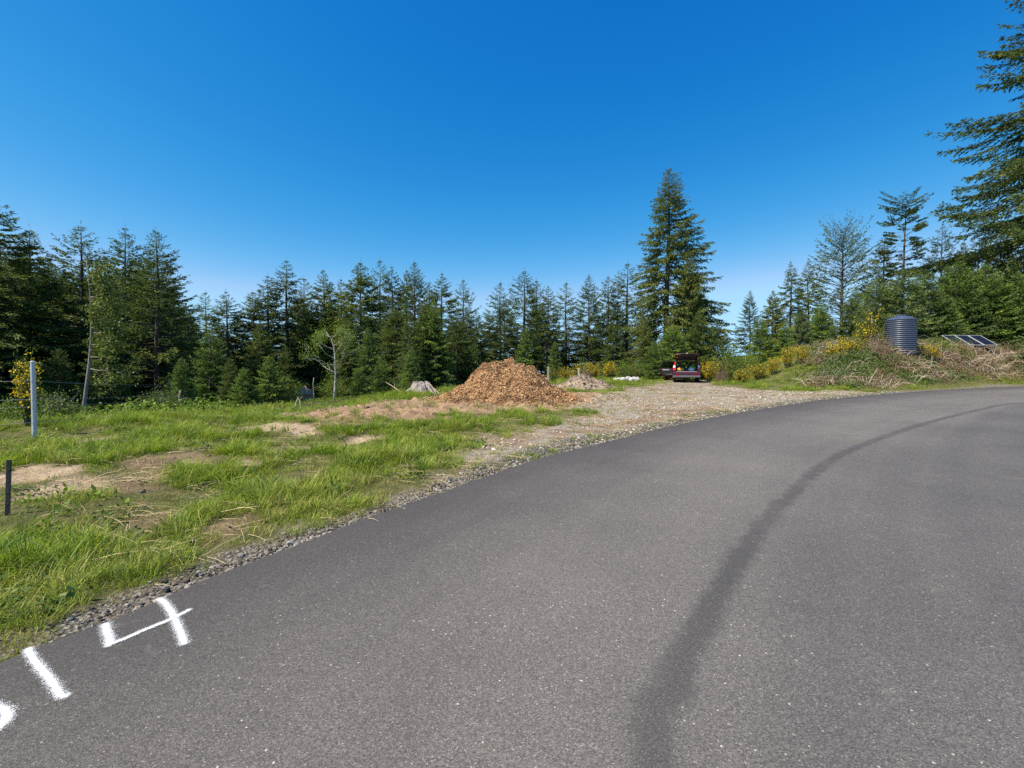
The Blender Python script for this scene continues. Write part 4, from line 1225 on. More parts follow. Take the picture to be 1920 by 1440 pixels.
# ------------------------------------------------------------------ row of pale rocks
M['whiterock'] = stone_mat('pale_rock', [(0.0, (0.30, 0.29, 0.28)), (0.5, (0.46, 0.45, 0.44)), (1.0, (0.60, 0.59, 0.58))])
def rock(seed, mat):
    g = np.random.default_rng(seed); bm = bmesh.new(); bmesh.ops.create_icosphere(bm, subdivisions=2, radius=0.5)
    for v in bm.verts:
        p = v.co.copy(); v.co = p * (0.82 + 0.36 * float(vnoise(p.x * 3 + seed, p.y * 3 + p.z * 2.3, seed)))
        v.co.z *= 0.8
    me = bpy.data.meshes.new('rock'); bm.to_mesh(me); bm.free(); me.materials.append(mat); return me
rocks = [rock(s, M['whiterock']) for s in range(5)]
order_words = ['first', 'second', 'third', 'fourth', 'fifth', 'sixth', 'seventh']
for i, (px, s) in enumerate([(1154, 0.38), (1161, 0.42), (1168, 0.50), (1176, 0.55), (1183, 0.40), (1190, 0.50), (1196, 0.46)]):
    c = at(px, 700, 33.0 + (i % 2) * 0.25); o = link('rock', rocks[i % 5], None, (c.x, c.y, zg(c.x, c.y) + s * 0.26))
    o.scale = (s, s, s); o.rotation_euler = (0.2 * i, 0.3, i * 1.3)
    tag(o, '%s pale rock from the left in the row on the grass left of the car' % order_words[i], 'rock', 'row of pale rocks')

# ------------------------------------------------------------------ bramble bank on the right
def leaf_cluster(seed, n, r, leaf, mat):
    g = np.random.default_rng(seed)
    P = g.normal(0, r * 0.5, (n, 3)); P[:, 2] = np.abs(P[:, 2]) * 0.9
    D = unit(g.normal(0, 1, (n, 3)) + np.array([0, 0, 0.2])); S = unit(np.cross(D, g.normal(0, 0.6, (n, 3)) + [0, 0, 1]))
    V, F, tt = kites(P, D, S, leaf * g.uniform(0.6, 1.3, n), leaf * 0.6 * g.uniform(0.7, 1.2, n), np.clip(g.normal(0.5, 0.22, n), 0, 1))
    return mesh_np('leaf_cluster', V, F, M[mat], {'tint': tt})
gB = np.random.default_rng(81)
nB = 16000
bx = gB.uniform(14, 48, nB); by = gB.uniform(22, 40, nB)
db, _ = seg_dist(bx, by, BANK); pxb = 960 + bx / by * FPX
dead = sstep(0.46, 0.60, fbm(bx * 0.45, by * 0.45, 17, 3) + 0.03 + 0.24 * np.exp(-((pxb - 1625) / 90.0) ** 2 - ((db - 1.6) / 1.5) ** 2) + 0.14 * np.exp(-((pxb - 1830) / 60) ** 2 - ((db - 4) / 1.5) ** 2)+ 0.10 * np.exp(-((pxb - 1910) / 40) ** 2))
dens = sstep(0.5, 1.6, db) * sstep(11, 7.5, db) * sstep(1490, 1580, pxb + (fbm(bx, by, 23, 2) - .5) * 120)
kp = gB.random(nB) < dens
bx, by, db, dead, pxb = bx[kp], by[kp], db[kp], dead[kp], pxb[kp]
hump = 1.0 * sstep(0.6, 4.5, db) * fbm(bx * 0.9, by * 0.9, 29, 3)
isd = gB.random(len(bx)) < dead * 0.85
bz = ground_z(bx, by)
lc = [leaf_cluster(s, 46, 0.30, 0.085, 'bramble') for s in range(4)]; dc_ = [leaf_cluster(10 + s, 40, 0.30, 0.075, 'deadleaf') for s in range(4)]
lift = gB.uniform(0, 1, len(bx)) * hump
rt = np.stack([gB.normal(0, .4, len(bx)), gB.normal(0, .4, len(bx)), gB.uniform(0, 6.28, len(bx))], 1)
tag(scatter('bramble_thicket', lc, np.stack([bx, by, bz + lift], 1)[~isd], rt[~isd], gB.uniform(0.7, 1.3, len(bx))[~isd], gB.integers(0, 4, len(bx))[~isd]),
    'green bramble thicket covering the right-hand bank below the tank', 'bramble')
tag(scatter('dead_bramble', dc_, np.stack([bx, by, bz + lift], 1)[isd], rt[isd], gB.uniform(0.7, 1.3, len(bx))[isd], gB.integers(0, 4, len(bx))[isd]),
    'brown dead bramble and cut brush on the right-hand bank', 'brush')
def cane_mesh(seed, L):
    g = np.random.default_rng(seed); b = MB()
    for i in range(9):
        a = g.uniform(0, 6.28); l = L * g.uniform(0.5, 1.1); p0 = np.append(g.normal(0, 0.25, 2), -0.03); d = np.array([math.cos(a), math.sin(a), 0])
        hgt = l * g.uniform(0.15, 0.5)
        b.tube([p0, p0 + d * l * 0.35 + [0, 0, hgt], p0 + d * l * 0.75 + [0, 0, hgt * 1.05], p0 + d * l + [0, 0, hgt * g.uniform(0.1, 0.9)]], [0.010, 0.009, 0.007, 0.004], 3, cap=False)
    return b.mesh('canes', M['cane'] if seed % 3 else M['deadwood'])
canes = [cane_mesh(s, 1.1) for s in range(6)]
csel = (gB.random(len(bx)) < 0.04 + 0.20 * dead)
tag(scatter('dead_canes', canes, np.stack([bx, by, bz + lift * 0.6], 1)[csel], rt[csel] * [0.4, 0.4, 1], gB.uniform(0.6, 1.2, csel.sum()), gB.integers(0, 6, csel.sum())),
    'tangle of dead canes standing out of the right-hand bank', 'brush')
# understorey along the wood edge
nU = 9000
ux = gB.uniform(-32, 6, nU); uy = gB.uniform(6, 46, nU); du, _ = seg_dist(ux, uy, CREST)
kp = gB.random(nU) < sstep(0.3, 1.5, du) * sstep(22, 8, du) * sstep(0.40, 0.56, fbm(ux * 0.6, uy * 0.6, 37, 3))
ux, uy = ux[kp], uy[kp]
fern = [leaf_cluster(30 + s, 50, 0.34, 0.11, 'shrub') for s in range(4)]
tag(scatter('undergrowth', fern, np.stack([ux, uy, ground_z(ux, uy)], 1), np.stack([gB.normal(0, .2, len(ux)), gB.normal(0, .2, len(ux)), gB.uniform(0, 6.28, len(ux))], 1),
    gB.uniform(0.6, 1.3, len(ux)) * np.where(960 + ux / uy * FPX > 430, 0.42, 1.0), gB.integers(0, 4, len(ux))), 'low green undergrowth along the foot of the wood', 'undergrowth')

def stick(px0, py0, Y0, px1, py1, Y1, r, label, mat='deadwood', name='dead_branch', sag=0.0, cat='branch', ground0=True, twig=True):
    a, b = at(px0, py0, Y0), at(px1, py1, Y1)
    if ground0: a.z = min(a.z, zg(a.x, a.y) + 0.02)
    else:
        a = spot(px0, py0); a.z = zg(a.x, a.y) + 0.05; b = at(px1, py1, a.y + 0.35)
    mid = (a + b) / 2 + Vector((0, 0, -sag))
    m = MB(); d = b - a
    m.tube([Vector((0, 0, 0)), (mid - a) * 0.55, mid - a, (mid - a) + (b - mid) * 0.55 + Vector((0.02, 0, 0.01)), d], [r, r * .92, r * .8, r * .66, r * .4], 6)
    if twig:
        m.tube([d * 0.62, d * 0.72 + Vector((0.10, 0.02, 0.06)), d * 0.8 + Vector((0.22, 0.03, 0.13))], [r * .5, r * .35, r * .15], 5)
    o = m.build(name, M[mat], smooth=True); o.location = a
    return tag(o, label, cat)
stick(772, 748, 22.5, 722, 716, 23.2, 0.025, 'long pale pole leaning up left of the old stump')
stick(826, 755, 20.0, 798, 720, 20.6, 0.022, 'left of two pale poles leaning beside the chip pile', twig=False)
stick(829, 754, 19.9, 804, 717, 20.8, 0.020, 'right of two pale poles leaning beside the chip pile', twig=False)
stick(832, 752, 20.3, 812, 730, 21.0, 0.018, 'short curved branch behind the two leaning poles', sag=-0.12)
stick(545, 806, 12.9, 566, 780, 13.1, 0.032, 'dark stick poking out of the pale sand hollow', mat='bark', sag=-0.05)
stick(552, 760, 17.6, 559, 744, 17.9, 0.016, 'crooked bleached branch in front of the small shed', sag=-0.08)
stick(566, 762, 17.3, 560, 748, 17.5, 0.014, 'short bleached stub in front of the small shed', twig=False)
stick(222, 798, 13.4, 190, 786, 13.8, 0.02, 'thin pale branch lying at the left wood edge', sag=-0.06)
stick(640, 800, 13.5, 668, 772, 13.7, 0.014, 'thin pale twig standing on the turned soil', sag=-0.05)
stick(1030, 855, 8.9, 1105, 843, 9.6, 0.012, 'thin straw-coloured stick lying on the gravel by the road', sag=0.0, twig=False)
stick(840, 881, 7.5, 905, 876, 7.8, 0.012, 'dry stalk lying in the grass near the road edge', twig=False)
for i, q in enumerate([(1625, 724, 23.6, 1645, 690, 24.6, 'pale stick upright in the brown brush, left one'), 
                       (1715, 722, 24.4, 1735, 702, 25.2, 'pale stick leaning right low on the bank'), (1830, 664, 29.0, 1808, 650, 29.6, 'pale branch lying in the brush below the panels'),
                       (1872, 676, 28.5, 1885, 668, 29, 'short pale branch in the brush right of the panels'), (1905, 676, 28.4, 1930, 664, 29.2, 'long pale branch in the brush at the right edge')]):
    stick(*q[:6], 0.014, q[6], ground0=False)

# ------------------------------------------------------------------ bare pale tree, leaning tree
def bare_tree(seed, base, top_pts, r0, limbs, mat, leafmat, nleaf, label, name, leaf=0.10):
    g = np.random.default_rng(seed); e = empty(name, base)
    pts = [Vector(p) - Vector(base) for p in top_pts]; pts[0] = Vector((0, 0, -0.3))
    n = len(pts); T = MB().tube(pts, [r0 * (1 - 0.85 * i / (n - 1)) for i in range(n)], 8)
    T.build('trunk', M[mat], e, smooth=True)
    Bm = MB(); tips = []
    def branch(p, d, l, r, lvl):
        q1 = p + d * l * 0.5 + Vector(g.normal(0, 0.05 * l, 3)); q2 = p + d * l + Vector((0, 0, 0.08 * l)) + Vector(g.normal(0, 0.06 * l, 3))
        Bm.tube([p, q1, q2], [r, r * 0.7, r * 0.35], 5, cap=False)
        tips.extend([q2, q1, (q1 + q2) / 2])
        if lvl < 3:
            for k_ in range(int(g.integers(2, 5))):
                t = g.uniform(0.35, 1.0); s_ = p + (q2 - p) * t
                dd = (d + Vector(g.normal(0, 0.5, 3))).normalized()
                branch(s_, dd, l * g.uniform(0.4, 0.65), r * 0.5, lvl + 1)
    for (f, dx, dz, l) in limbs:
        i = min(n - 2, int(f * (n - 1))); p = pts[i].lerp(pts[i + 1], f * (n - 1) - i)
        branch(p, Vector((dx, g.uniform(-0.5, 0.5), dz)).normalized(), l, r0 * 0.30, 0)
        Bm.build('limb', M[mat], e); Bm.v, Bm.f = [], []
    tp = np.array([tuple(t) for t in tips]); m_ = len(tp) * nleaf
    P = np.repeat(tp, nleaf, 0) + g.normal(0, 0.13, (m_, 3)); D = unit(g.normal(0, 1, (m_, 3))); S = unit(np.cross(D, g.normal(0, 1, (m_, 3))))
    V, F, tt = kites(P, D, S, leaf * g.uniform(0.5, 1.2, m_), leaf * 0.5 * g.uniform(0.7, 1.2, m_), np.clip(g.normal(0.65, 0.2, m_), 0, 1))
    link('foliage', mesh_np('foliage', V, F, M[leafmat], {'tint': tt}), e)
    return tag(e, label, 'tree')
Yb = 22.5
b0 = at(626, 755, Yb); b0.z = zg(b0.x, Yb)
bare_tree(5, b0, [b0] + [at(px, py, Yb) for px, py in ((628, 730), (629, 700), (628, 672), (626, 650), (620, 634), (611, 622))], 0.062,
          [(0.34, -0.9, 0.40, 1.0), (0.42, -0.8, 0.22, 1.1), (0.38, 0.5, 0.85, 1.1), (0.50, -0.7, 0.5, 0.8), (0.56, 0.7, 0.6, 0.7), (0.62, -0.8, 0.4, 0.8), (0.68, 0.8, 0.55, 0.7), (0.8, 0.7, 0.6, 0.6), (0.86, -0.7, 0.5, 0.5)],
          'palebark', 'shrub', 3, 'slender bare pale-barked tree with thin leaves, before the wood', 'deciduous_tree', 0.075)
Yl = 18.0
l0 = at(150, 797, Yl); l0.z = zg(l0.x, Yl)
bare_tree(6, l0, [l0] + [at(px, py, Yl) for px, py in ((158, 760), (163, 720), (168, 680), (171, 640), (172, 600), (170, 560), (166, 520), (161, 480))], 0.078,
          [(0.34 + 0.035 * i, (-1) ** i * 0.9, -0.15 + 0.02 * i, 1.0 - 0.03 * i) for i in range(0, 18, 2)],
          'greybark', 'spruce', 3, 'leaning thin grey trunk at the dark left wood edge', 'leaning_tree', 0.13)
def snag(px, py_, top, Y, r, label):
    a = at(px, py_, Y); a.z = zg(a.x, Y) - 0.1; h = at(px, top, Y).z - a.z
    m = MB().tube([(0, 0, 0), (0.03, 0, h * .4), (-0.02, 0.02, h * .75), (0.03, 0, h)], [r, r * .9, r * .8, r * .6], 7)
    m.tube([(0, 0, h * .6), (0.16, 0.02, h * .66), (0.34, 0.02, h * .67)], [r * .3, r * .2, r * .1], 4)
    o = m.build('dead_snag', M['greybark'], smooth=True); o.location = a
    tag(o, label, 'snag')
snag(338, 785, 732, 16.5, 0.06, 'short broken grey trunk with a stub arm at the left wood edge')
snag(308, 785, 745, 16.0, 0.025, 'thin broken sapling left of the short broken trunk')
snag(96, 800, 758, 12.8, 0.022, 'thin dead stem right of the white fence post')
snag(588, 757, 708, 27.0, 0.045, 'thin grey trunk just right of the small shed')

# ------------------------------------------------------------------ old stump
M['stump'] = plain('weathered_stump', (0.21, 0.185, 0.17), 0.9, 0.7, 5.0, bump=0.7)
Ys = 21.5; s0 = at(790, 748, Ys); s0.z = zg(s0.x, Ys) - 0.1
gS = np.random.default_rng(3); m = MB(); ns = 18
rings = [(0.0, 0.70), (0.18, 0.62), (0.38, 0.52), (0.52, 0.40), (0.57, 0.22)]
offs = gS.uniform(0.78, 1.22, ns)
for h_, r_ in rings:
    for q in range(ns):
        a = 2 * math.pi * q / ns; rr = r_ * (1 + (offs[q] - 1) * (1.4 - h_)) * gS.uniform(0.94, 1.06)
        m.v.append((rr * math.cos(a), rr * math.sin(a), h_ * (1 + 0.10 * gS.normal())))
for i in range(len(rings) - 1):
    for q in range(ns):
        m.f.append((i * ns + q, i * ns + (q + 1) % ns, (i + 1) * ns + (q + 1) % ns, (i + 1) * ns + q))
m.f.append(tuple((len(rings) - 1) * ns + q for q in range(ns)))
st = empty('tree_stump', s0); tag(st, 'big weathered pale stump with roots left of the chip pile', 'stump')
m.build('trunk', M['stump'], st)
for q in range(7):
    a = q * 0.9 + 0.2; d = Vector((math.cos(a), math.sin(a), 0))
    MB().tube([d * 0.45 + Vector((0, 0, 0.30)), d * 0.72 + Vector((0, 0, 0.16)), d * 1.0 + Vector((0.05, 0.04, 0.02))], [0.10, 0.075, 0.03], 6).build('root', M['stump'], st, smooth=True)

# ------------------------------------------------------------------ small shed in the wood
M['wall'] = plain('grey_green_boards', (0.30, 0.32, 0.27), 0.85, 0.12, 3)
M['roof'] = plain('brown_shingles', (0.40, 0.27, 0.17), 0.9, 0.2, 10, bump=0.3)
M['trim'] = plain('shed_trim', (0.34, 0.33, 0.30), 0.8, 0.1, 3)
Yh = 34.0; h0 = at(571, 757, Yh); h0.z = zg(h0.x, Yh)
zt = at(571, 724, Yh).z - h0.z; ze = at(571, 739, Yh).z - h0.z
shed = empty('shed', h0, 0.45); tag(shed, 'small grey-green shed with brown hipped roof among the trees', 'shed')
sw, nb = 0.52, 6
MB().box(-sw, sw, -sw, sw, -0.8, ze).build('wall', M['wall'], shed)
bw = 2 * sw / nb
bd = MB().box(0, bw - 0.012, -0.010, 0.010, -0.6, ze - 0.02).mesh('board', M['wall'])
for q in range(4):
    for i in range(nb):
        o = link('board', bd, shed); a_ = q * math.pi / 2
        lx, ly = -sw + i * bw, -sw - 0.012
        o.location = (lx * math.cos(a_) - ly * math.sin(a_), lx * math.sin(a_) + ly * math.cos(a_), 0); o.rotation_euler = (0, 0, a_)
m = MB(); rr = 0.74
m.v = [(-rr, -rr, ze), (rr, -rr, ze), (rr, rr, ze), (-rr, rr, ze), (-rr, -rr, ze + .04), (rr, -rr, ze + .04), (rr, rr, ze + .04), (-rr, rr, ze + .04), (-0.10, 0, zt), (0.10, 0, zt)]
m.f = [(0, 3, 2, 1), (0, 1, 5, 4), (1, 2, 6, 5), (2, 3, 7, 6), (3, 0, 4, 7), (4, 5, 9, 8), (5, 6, 9), (6, 7, 8, 9), (7, 4, 8)]
rf_ = m.build('roof', M['roof'], shed)

# ------------------------------------------------------------------ fence, posts
k = Mat('white_weathered_pipe'); co = k.coord()
k.base(k.mix(k.rng(k.noise(5, 6, 0.7, co), 0.5, 0.75), (0.44, 0.47, 0.50), (0.24, 0.255, 0.27))); k.rough(0.55); k.b.inputs['Metallic'].default_value = 0.1
M['pipe'] = k.m
M['wire'] = plain('galvanised_wire', (0.40, 0.40, 0.42), 0.45, 0.1, 20, metal=0.6)
M['wood_post'] = plain('grey_post_wood', (0.34, 0.30, 0.25), 0.9, 0.3, 14, bump=0.3)
M['rust'] = plain('rusty_steel', (0.12, 0.085, 0.065), 0.8, 0.4, 14, bump=0.2)
fp = spot(65, 818); fp.z = zg(fp.x, fp.y)
ph = at(67, 679, fp.y).z - fp.z
fence = empty('wire_fence', fp); tag(fence, 'wire fence with a white round post at the left wood edge', 'fence')
MB().lathe([(0.040, -0.3), (0.040, ph - 0.01), (0.036, ph)], 16).build('post', M['pipe'], fence, smooth=False)
MB().lathe([(0.043, ph), (0.043, ph + 0.012), (0.03, ph + 0.025)], 16).build('post_cap', M['pipe'], fence)
far_p = at(318, 700, 18.5); far_p.z = zg(far_p.x, far_p.y); lp = Vector((fp.x - 6.0, fp.y - 5.2, 0)); lp.z = zg(lp.x, lp.y)
for e_ in (far_p, lp):
    o = MB().lathe([(0.028, -0.3), (0.028, 1.4), (0.02, 1.42)], 12).build('post', M['rust'], fence); o.location = e_ - fp
for hgt in (1.22, 0.84, 0.68, 0.35):
    m = MB(); A = lp - fp + Vector((0, 0, hgt)); B_ = Vector((0, -0.043, hgt)); C_ = far_p - fp + Vector((0, 0, hgt))
    pts = [A.lerp(B_, t) - Vector((0, 0, 0.16 * t * (1 - t))) for t in np.linspace(0, 1, 7)] + [B_.lerp(C_, t) - Vector((0, 0, 0.2 * t * (1 - t))) for t in np.linspace(0, 1, 9)[1:]]
    m.tube(pts, 0.003, 4).build('wire', M['wire'], fence)
def t_post(px, pyb, pyt, r, mat, label, name='metal_stake', wood=False, Y=None):
    a = spot(px, pyb) if Y is None else at(px, pyb, Y)
    a.z = zg(a.x, a.y); h = at(px, pyt, a.y).z - a.z
    m = MB()
    if wood: m.hexa([(-r, -r, -.2), (r, -r, -.2), (r, r, -.2), (-r, r, -.2), (-r, -r, h), (r, -r, h - .01), (r, r, h + .01), (-r, r, h)])
    else:
        m.box(-r, r, -0.003, 0.003, -0.2, h); m.box(-0.003, 0.003, 0.0035, r * 1.3, -0.2, h - 0.003)
        for z_ in np.arange(0.1, h - 0.05, 0.12): m.box(-0.006, 0.006, -0.010, -0.0035, z_, z_ + 0.03)
    o = m.build(name, M[mat], bevel=0.006 if wood else 0); o.location = a
    if not wood: o.rotation_euler = (0.03, 0.05, 0.5)
    return tag(o, label, 'post')
t_post(14, 962, 862, 0.020, 'rust', 'rusty metal stake in the grass at the left edge')
t_post(1746, 698, 668, 0.03, 'wire', 'short grey metal stake on the bramble bank below the tank')
t_post(1028, 702, 688, 0.055, 'wood_post', 'short wooden post behind the right slope of the chip pile', 'wooden_post', True, Y=30)
t_post(1085, 700, 690, 0.05, 'whiterock', 'small white marker post behind the dirt heap', 'marker_post', True, Y=30.5)

# ------------------------------------------------------------------ ribbed water tank
k = Mat('dark_blue_polythene'); k.base(k.mix(k.rng(k.noise(3, 5, 0.6, k.coord()), 0.4, 0.8), (0.045, 0.062, 0.105), (0.085, 0.10, 0.14))); k.rough(0.38); k.spec(0.5)
M['tank'] = k.m
Yt = 30.0; tk = at(1688, 655, Yt); tk.z = zg(tk.x, Yt) - 0.05
tr_ = 24.0 / FPX * Yt; thh = at(1688, 601, Yt).z - tk.z; ttop = at(1688, 592.5, Yt).z - tk.z
tank = empty('water_tank', tk); tag(tank, 'dark blue ribbed plastic water tank behind the bramble bank', 'water tank')
MB().lathe([(tr_ * 0.955, 0), (tr_ * 0.955, thh)], 48).build('wall', M['tank'], tank, smooth=False)
nr = 17; rp = (thh - 0.06) / nr
rib = MB().lathe([(tr_ * 0.956, 0), (tr_ * 0.985, rp * 0.12), (tr_ * 1.0, rp * 0.32), (tr_ * 1.0, rp * 0.42), (tr_ * 0.985, rp * 0.62), (tr_ * 0.956, rp * 0.74)], 48).mesh('rib', M['tank'], True)
for i in range(nr):
    o = link('rib', rib, tank); o.location = (0, 0, 0.05 + i * rp)
lid = MB().lathe([(tr_ * 1.01, thh), (tr_ * 1.01, thh + 0.03), (tr_ * 0.62, thh + (ttop - thh) * 0.75), (tr_ * 0.24, ttop), (tr_ * 0.02, ttop + 0.005)], 48).build('lid', M['tank'], tank)
MB().lathe([(0.26, ttop + 0.006), (0.26, ttop + 0.05), (0.22, ttop + 0.07)], 24).build('hatch', M['tank'], lid)
for q in range(12):
    a = q * math.pi / 6
    o = MB().hexa([(tr_ * .30, -0.02, ttop - .02), (tr_ * 0.99, -0.03, thh + 0.02), (tr_ * 0.99, 0.03, thh + 0.02), (tr_ * .30, 0.02, ttop - .02),
                   (tr_ * .30, -0.02, ttop + .015), (tr_ * 0.99, -0.03, thh + 0.06), (tr_ * 0.99, 0.03, thh + 0.06), (tr_ * .30, 0.02, ttop + .015)]).build('ridge', M['tank'], lid)
    o.rotation_euler = (0, 0, a)

# ------------------------------------------------------------------ solar panels
k = Mat('solar_glass'); k.base((0.012, 0.018, 0.040)); k.rough(0.10); k.spec(0.7); M['cell'] = k.m
M['alu'] = plain('aluminium_frame', (0.62, 0.63, 0.65), 0.4, 0.05, 10, metal=0.5)
Yp = 34.0
pa = at(1845, 650, Yp)
panel_labels = ['leftmost solar panel of three, half hidden by brush', 'middle solar panel of three on the bank', 'rightmost solar panel of three on the bank']
pw = 0.98; tilt = R(33); Lp = 1.55
zb = at(1862, 648, Yp).z; xl = at(1795, 655, Yp).x
for i in range(3):
    bx0 = xl + i * (pw + 0.03) + 0.5
    gz = zg(bx0, Yp + 0.6)
    e = empty('solar_panel', (bx0, Yp, gz)); tag(e, panel_labels[i], 'solar panel', 'solar panels on the bank')
    z0 = max(zb - gz, 0.15)
    def place(o): o.location = (0, 0, z0); o.rotation_euler = (tilt, 0, 0); return o
    fr = MB(); t_ = 0.04
    fr.box(-pw / 2, pw / 2, 0, t_, 0, 0.045); fr.box(-pw / 2, pw / 2, Lp - t_, Lp, 0, 0.045); fr.box(-pw / 2, -pw / 2 + t_, t_, Lp - t_, 0, 0.044); fr.box(pw / 2 - t_, pw / 2, t_, Lp - t_, 0, 0.044)
    fo_ = place(fr.build('frame', M['alu'], e))
    place(MB().box(-pw / 2 + t_, pw / 2 - t_, t_, Lp - t_, 0.008, 0.020).build('backsheet', M['alu'], e))
    cw, cl = (pw - 2 * t_) / 6, (Lp - 2 * t_) / 9
    cme = MB().box(0.004, cw - 0.004, 0.004, cl - 0.004, 0, 0.006).mesh('cell', M['cell'])
    for a in range(6):
        for b in range(9):
            o = link('cell', cme, fo_); o.location = (-pw / 2 + t_ + a * cw, t_ + b * cl, 0.022)
    for sx_ in (-0.38, 0.38):
        yy, zz = Lp * 0.8 * math.cos(tilt), Lp * 0.8 * math.sin(tilt)
        MB().box(sx_ - 0.02, sx_ + 0.02, yy - 0.02, yy + 0.02, zg(bx0, Yp + yy) - gz - 0.1, z0 + zz - 0.01).build('leg', M['alu'], e)
        MB().box(sx_ - 0.02, sx_ + 0.02, 0.10, 0.14, zg(bx0, Yp + 0.12) - gz - 0.1, z0 + 0.12 * math.tan(tilt) - 0.01).build('leg', M['alu'], e)

# ------------------------------------------------------------------ the car
k = Mat('dark_red_car_paint'); k.base((0.080, 0.007, 0.015)); k.rough(0.30); k.b.inputs['Coat Weight'].default_value = 0.8; k.b.inputs['Coat Roughness'].default_value = 0.06; k.b.inputs['Metallic'].default_value = 0.25; M['paintred'] = k.m
M['trimgrey'] = plain('grey_bumper_plastic', (0.13, 0.13, 0.135), 0.6, 0.1, 6)
M['black'] = plain('black_trim', (0.014, 0.014, 0.016), 0.6, 0.2, 6)
M['interior'] = plain('dark_cabin_cloth', (0.030, 0.034, 0.040), 0.85, 0.2, 10)
M['silver'] = plain('pale_grey_trim', (0.55, 0.56, 0.58), 0.4, 0.05, 6, metal=0.3)
M['tyre'] = plain('tyre_rubber', (0.018, 0.018, 0.018), 0.85, 0.2, 20)
M['chrome'] = plain('alloy', (0.55, 0.55, 0.56), 0.3, 0.05, 8, metal=0.9)
k = Mat('window_glass'); k.base((0.9, 0.95, 0.93)); k.rough(0.02); k.b.inputs['Transmission Weight'].default_value = 1.0; k.b.inputs['IOR'].default_value = 1.02; M['glass'] = k.m
k = Mat('tinted_glass'); k.base((0.20, 0.24, 0.22)); k.rough(0.02); k.b.inputs['Transmission Weight'].default_value = 1.0; k.b.inputs['IOR'].default_value = 1.02; M['tint'] = k.m
k = Mat('red_lamp'); k.base((0.50, 0.012, 0.015)); k.rough(0.15); k.b.inputs['Coat Weight'].default_value = 1.0; M['redlamp'] = k.m
k = Mat('clear_lamp'); k.base((0.75, 0.70, 0.72)); k.rough(0.12); M['clearlamp'] = k.m
cp = at(1287, 717, 32.4); cz = zg(cp.x, 34.0)
car = empty('parked_car', (cp.x, 32.4, cz), R(-19.5)); tag(car, 'dark red car seen from behind, tailgate up and left rear door open', 'car')
W2 = 0.905
def arch_profile():
    p = [(0.10, 0.34), (0.02, 0.48), (0.0, 0.70), (0.04, 0.76), (3.45, 0.80), (3.5, 0.99), (4.30, 0.88), (4.50, 0.66), (4.52, 0.40), (4.40, 0.25)]
    for cy in (3.60, 0.96):
        for a in np.linspace(0, math.pi, 9):
            p.append((cy + 0.385 * math.cos(a), 0.27 + 0.42 * math.sin(a)))
    return p
m = MB()
m.prism_x(arch_profile(), -W2, -0.64); m.prism_x(arch_profile(), 0.64, W2)
m.prism_x([(0.10, 0.34), (0.02, 0.48), (0.0, 0.70), (0.04, 0.758), (3.45, 0.798), (3.5, 0.988), (4.30, 0.878), (4.50, 0.66), (4.52, 0.40), (4.40, 0.25)], -0.638, 0.638)
# side walls above the floor (left one leaves the rear door opening free)
m.box(0.80, W2, 0.06, 3.46, 0.782, 1.04)
m.box(-W2, -0.80, 0.06, 1.20, 0.782, 1.04); m.box(-W2, -0.80, 2.30, 3.46, 0.802, 1.04)
for s in (-1, 1):
    # D, C, B, A pillars leaning in
    for (y0, y1, yt0, yt1, th) in ((0.06, 0.42, 0.36, 0.70, 0.10), (1.02, 1.20, 1.02, 1.16, 0.07), (2.28, 2.40, 2.22, 2.32, 0.06), (3.28, 3.42, 2.66, 2.76, 0.06)):
        xa, xb, ta, tb = s * W2, s * (W2 - th), s * 0.725, s * (0.725 - th)
        m.hexa([(xa, y0, 1.042), (xb, y0, 1.042), (xb, y1, 1.042), (xa, y1, 1.042), (ta, yt0, 1.575), (tb, yt0, 1.575), (tb, yt1, 1.575), (ta, yt1, 1.575)])
m.build('body', M['paintred'], car, bevel=0.018)
# roof
xs, ys = np.linspace(-0.735, 0.735, 11), np.linspace(0.30, 2.80, 11)
m = MB()
for lay, dz in ((0, 0.0), (1, -0.05)):
    for y in ys:
        for x in xs: m.v.append((x, y, 1.655 + dz - 0.065 * (x / 0.735) ** 4 - 0.05 * ((y - 1.45) / 1.35) ** 2))
for lay in (0, 1):
    for i in range(10):
        for j in range(10):
            b = lay * 121 + i * 11 + j; m.f.append((b, b + 1, b + 12, b + 11))
rim_i = [j for j in range(11)] + [i * 11 + 10 for i in range(1, 11)] + [110 + j for j in range(9, -1, -1)] + [i * 11 for i in range(9, 0, -1)]
for a, b in zip(rim_i, rim_i[1:] + rim_i[:1]): m.f.append((a, b, b + 121, a + 121))
roof = m.build('roof', M['paintred'], car, smooth=True)
for s in (-1, 1):
    MB().tube([(s * 0.60, 0.55, 1.62), (s * 0.60, 0.65, 1.665), (s * 0.60, 2.2, 1.67), (s * 0.60, 2.3, 1.63)], 0.016, 6).build('roof_rail', M['black'], roof, smooth=True)
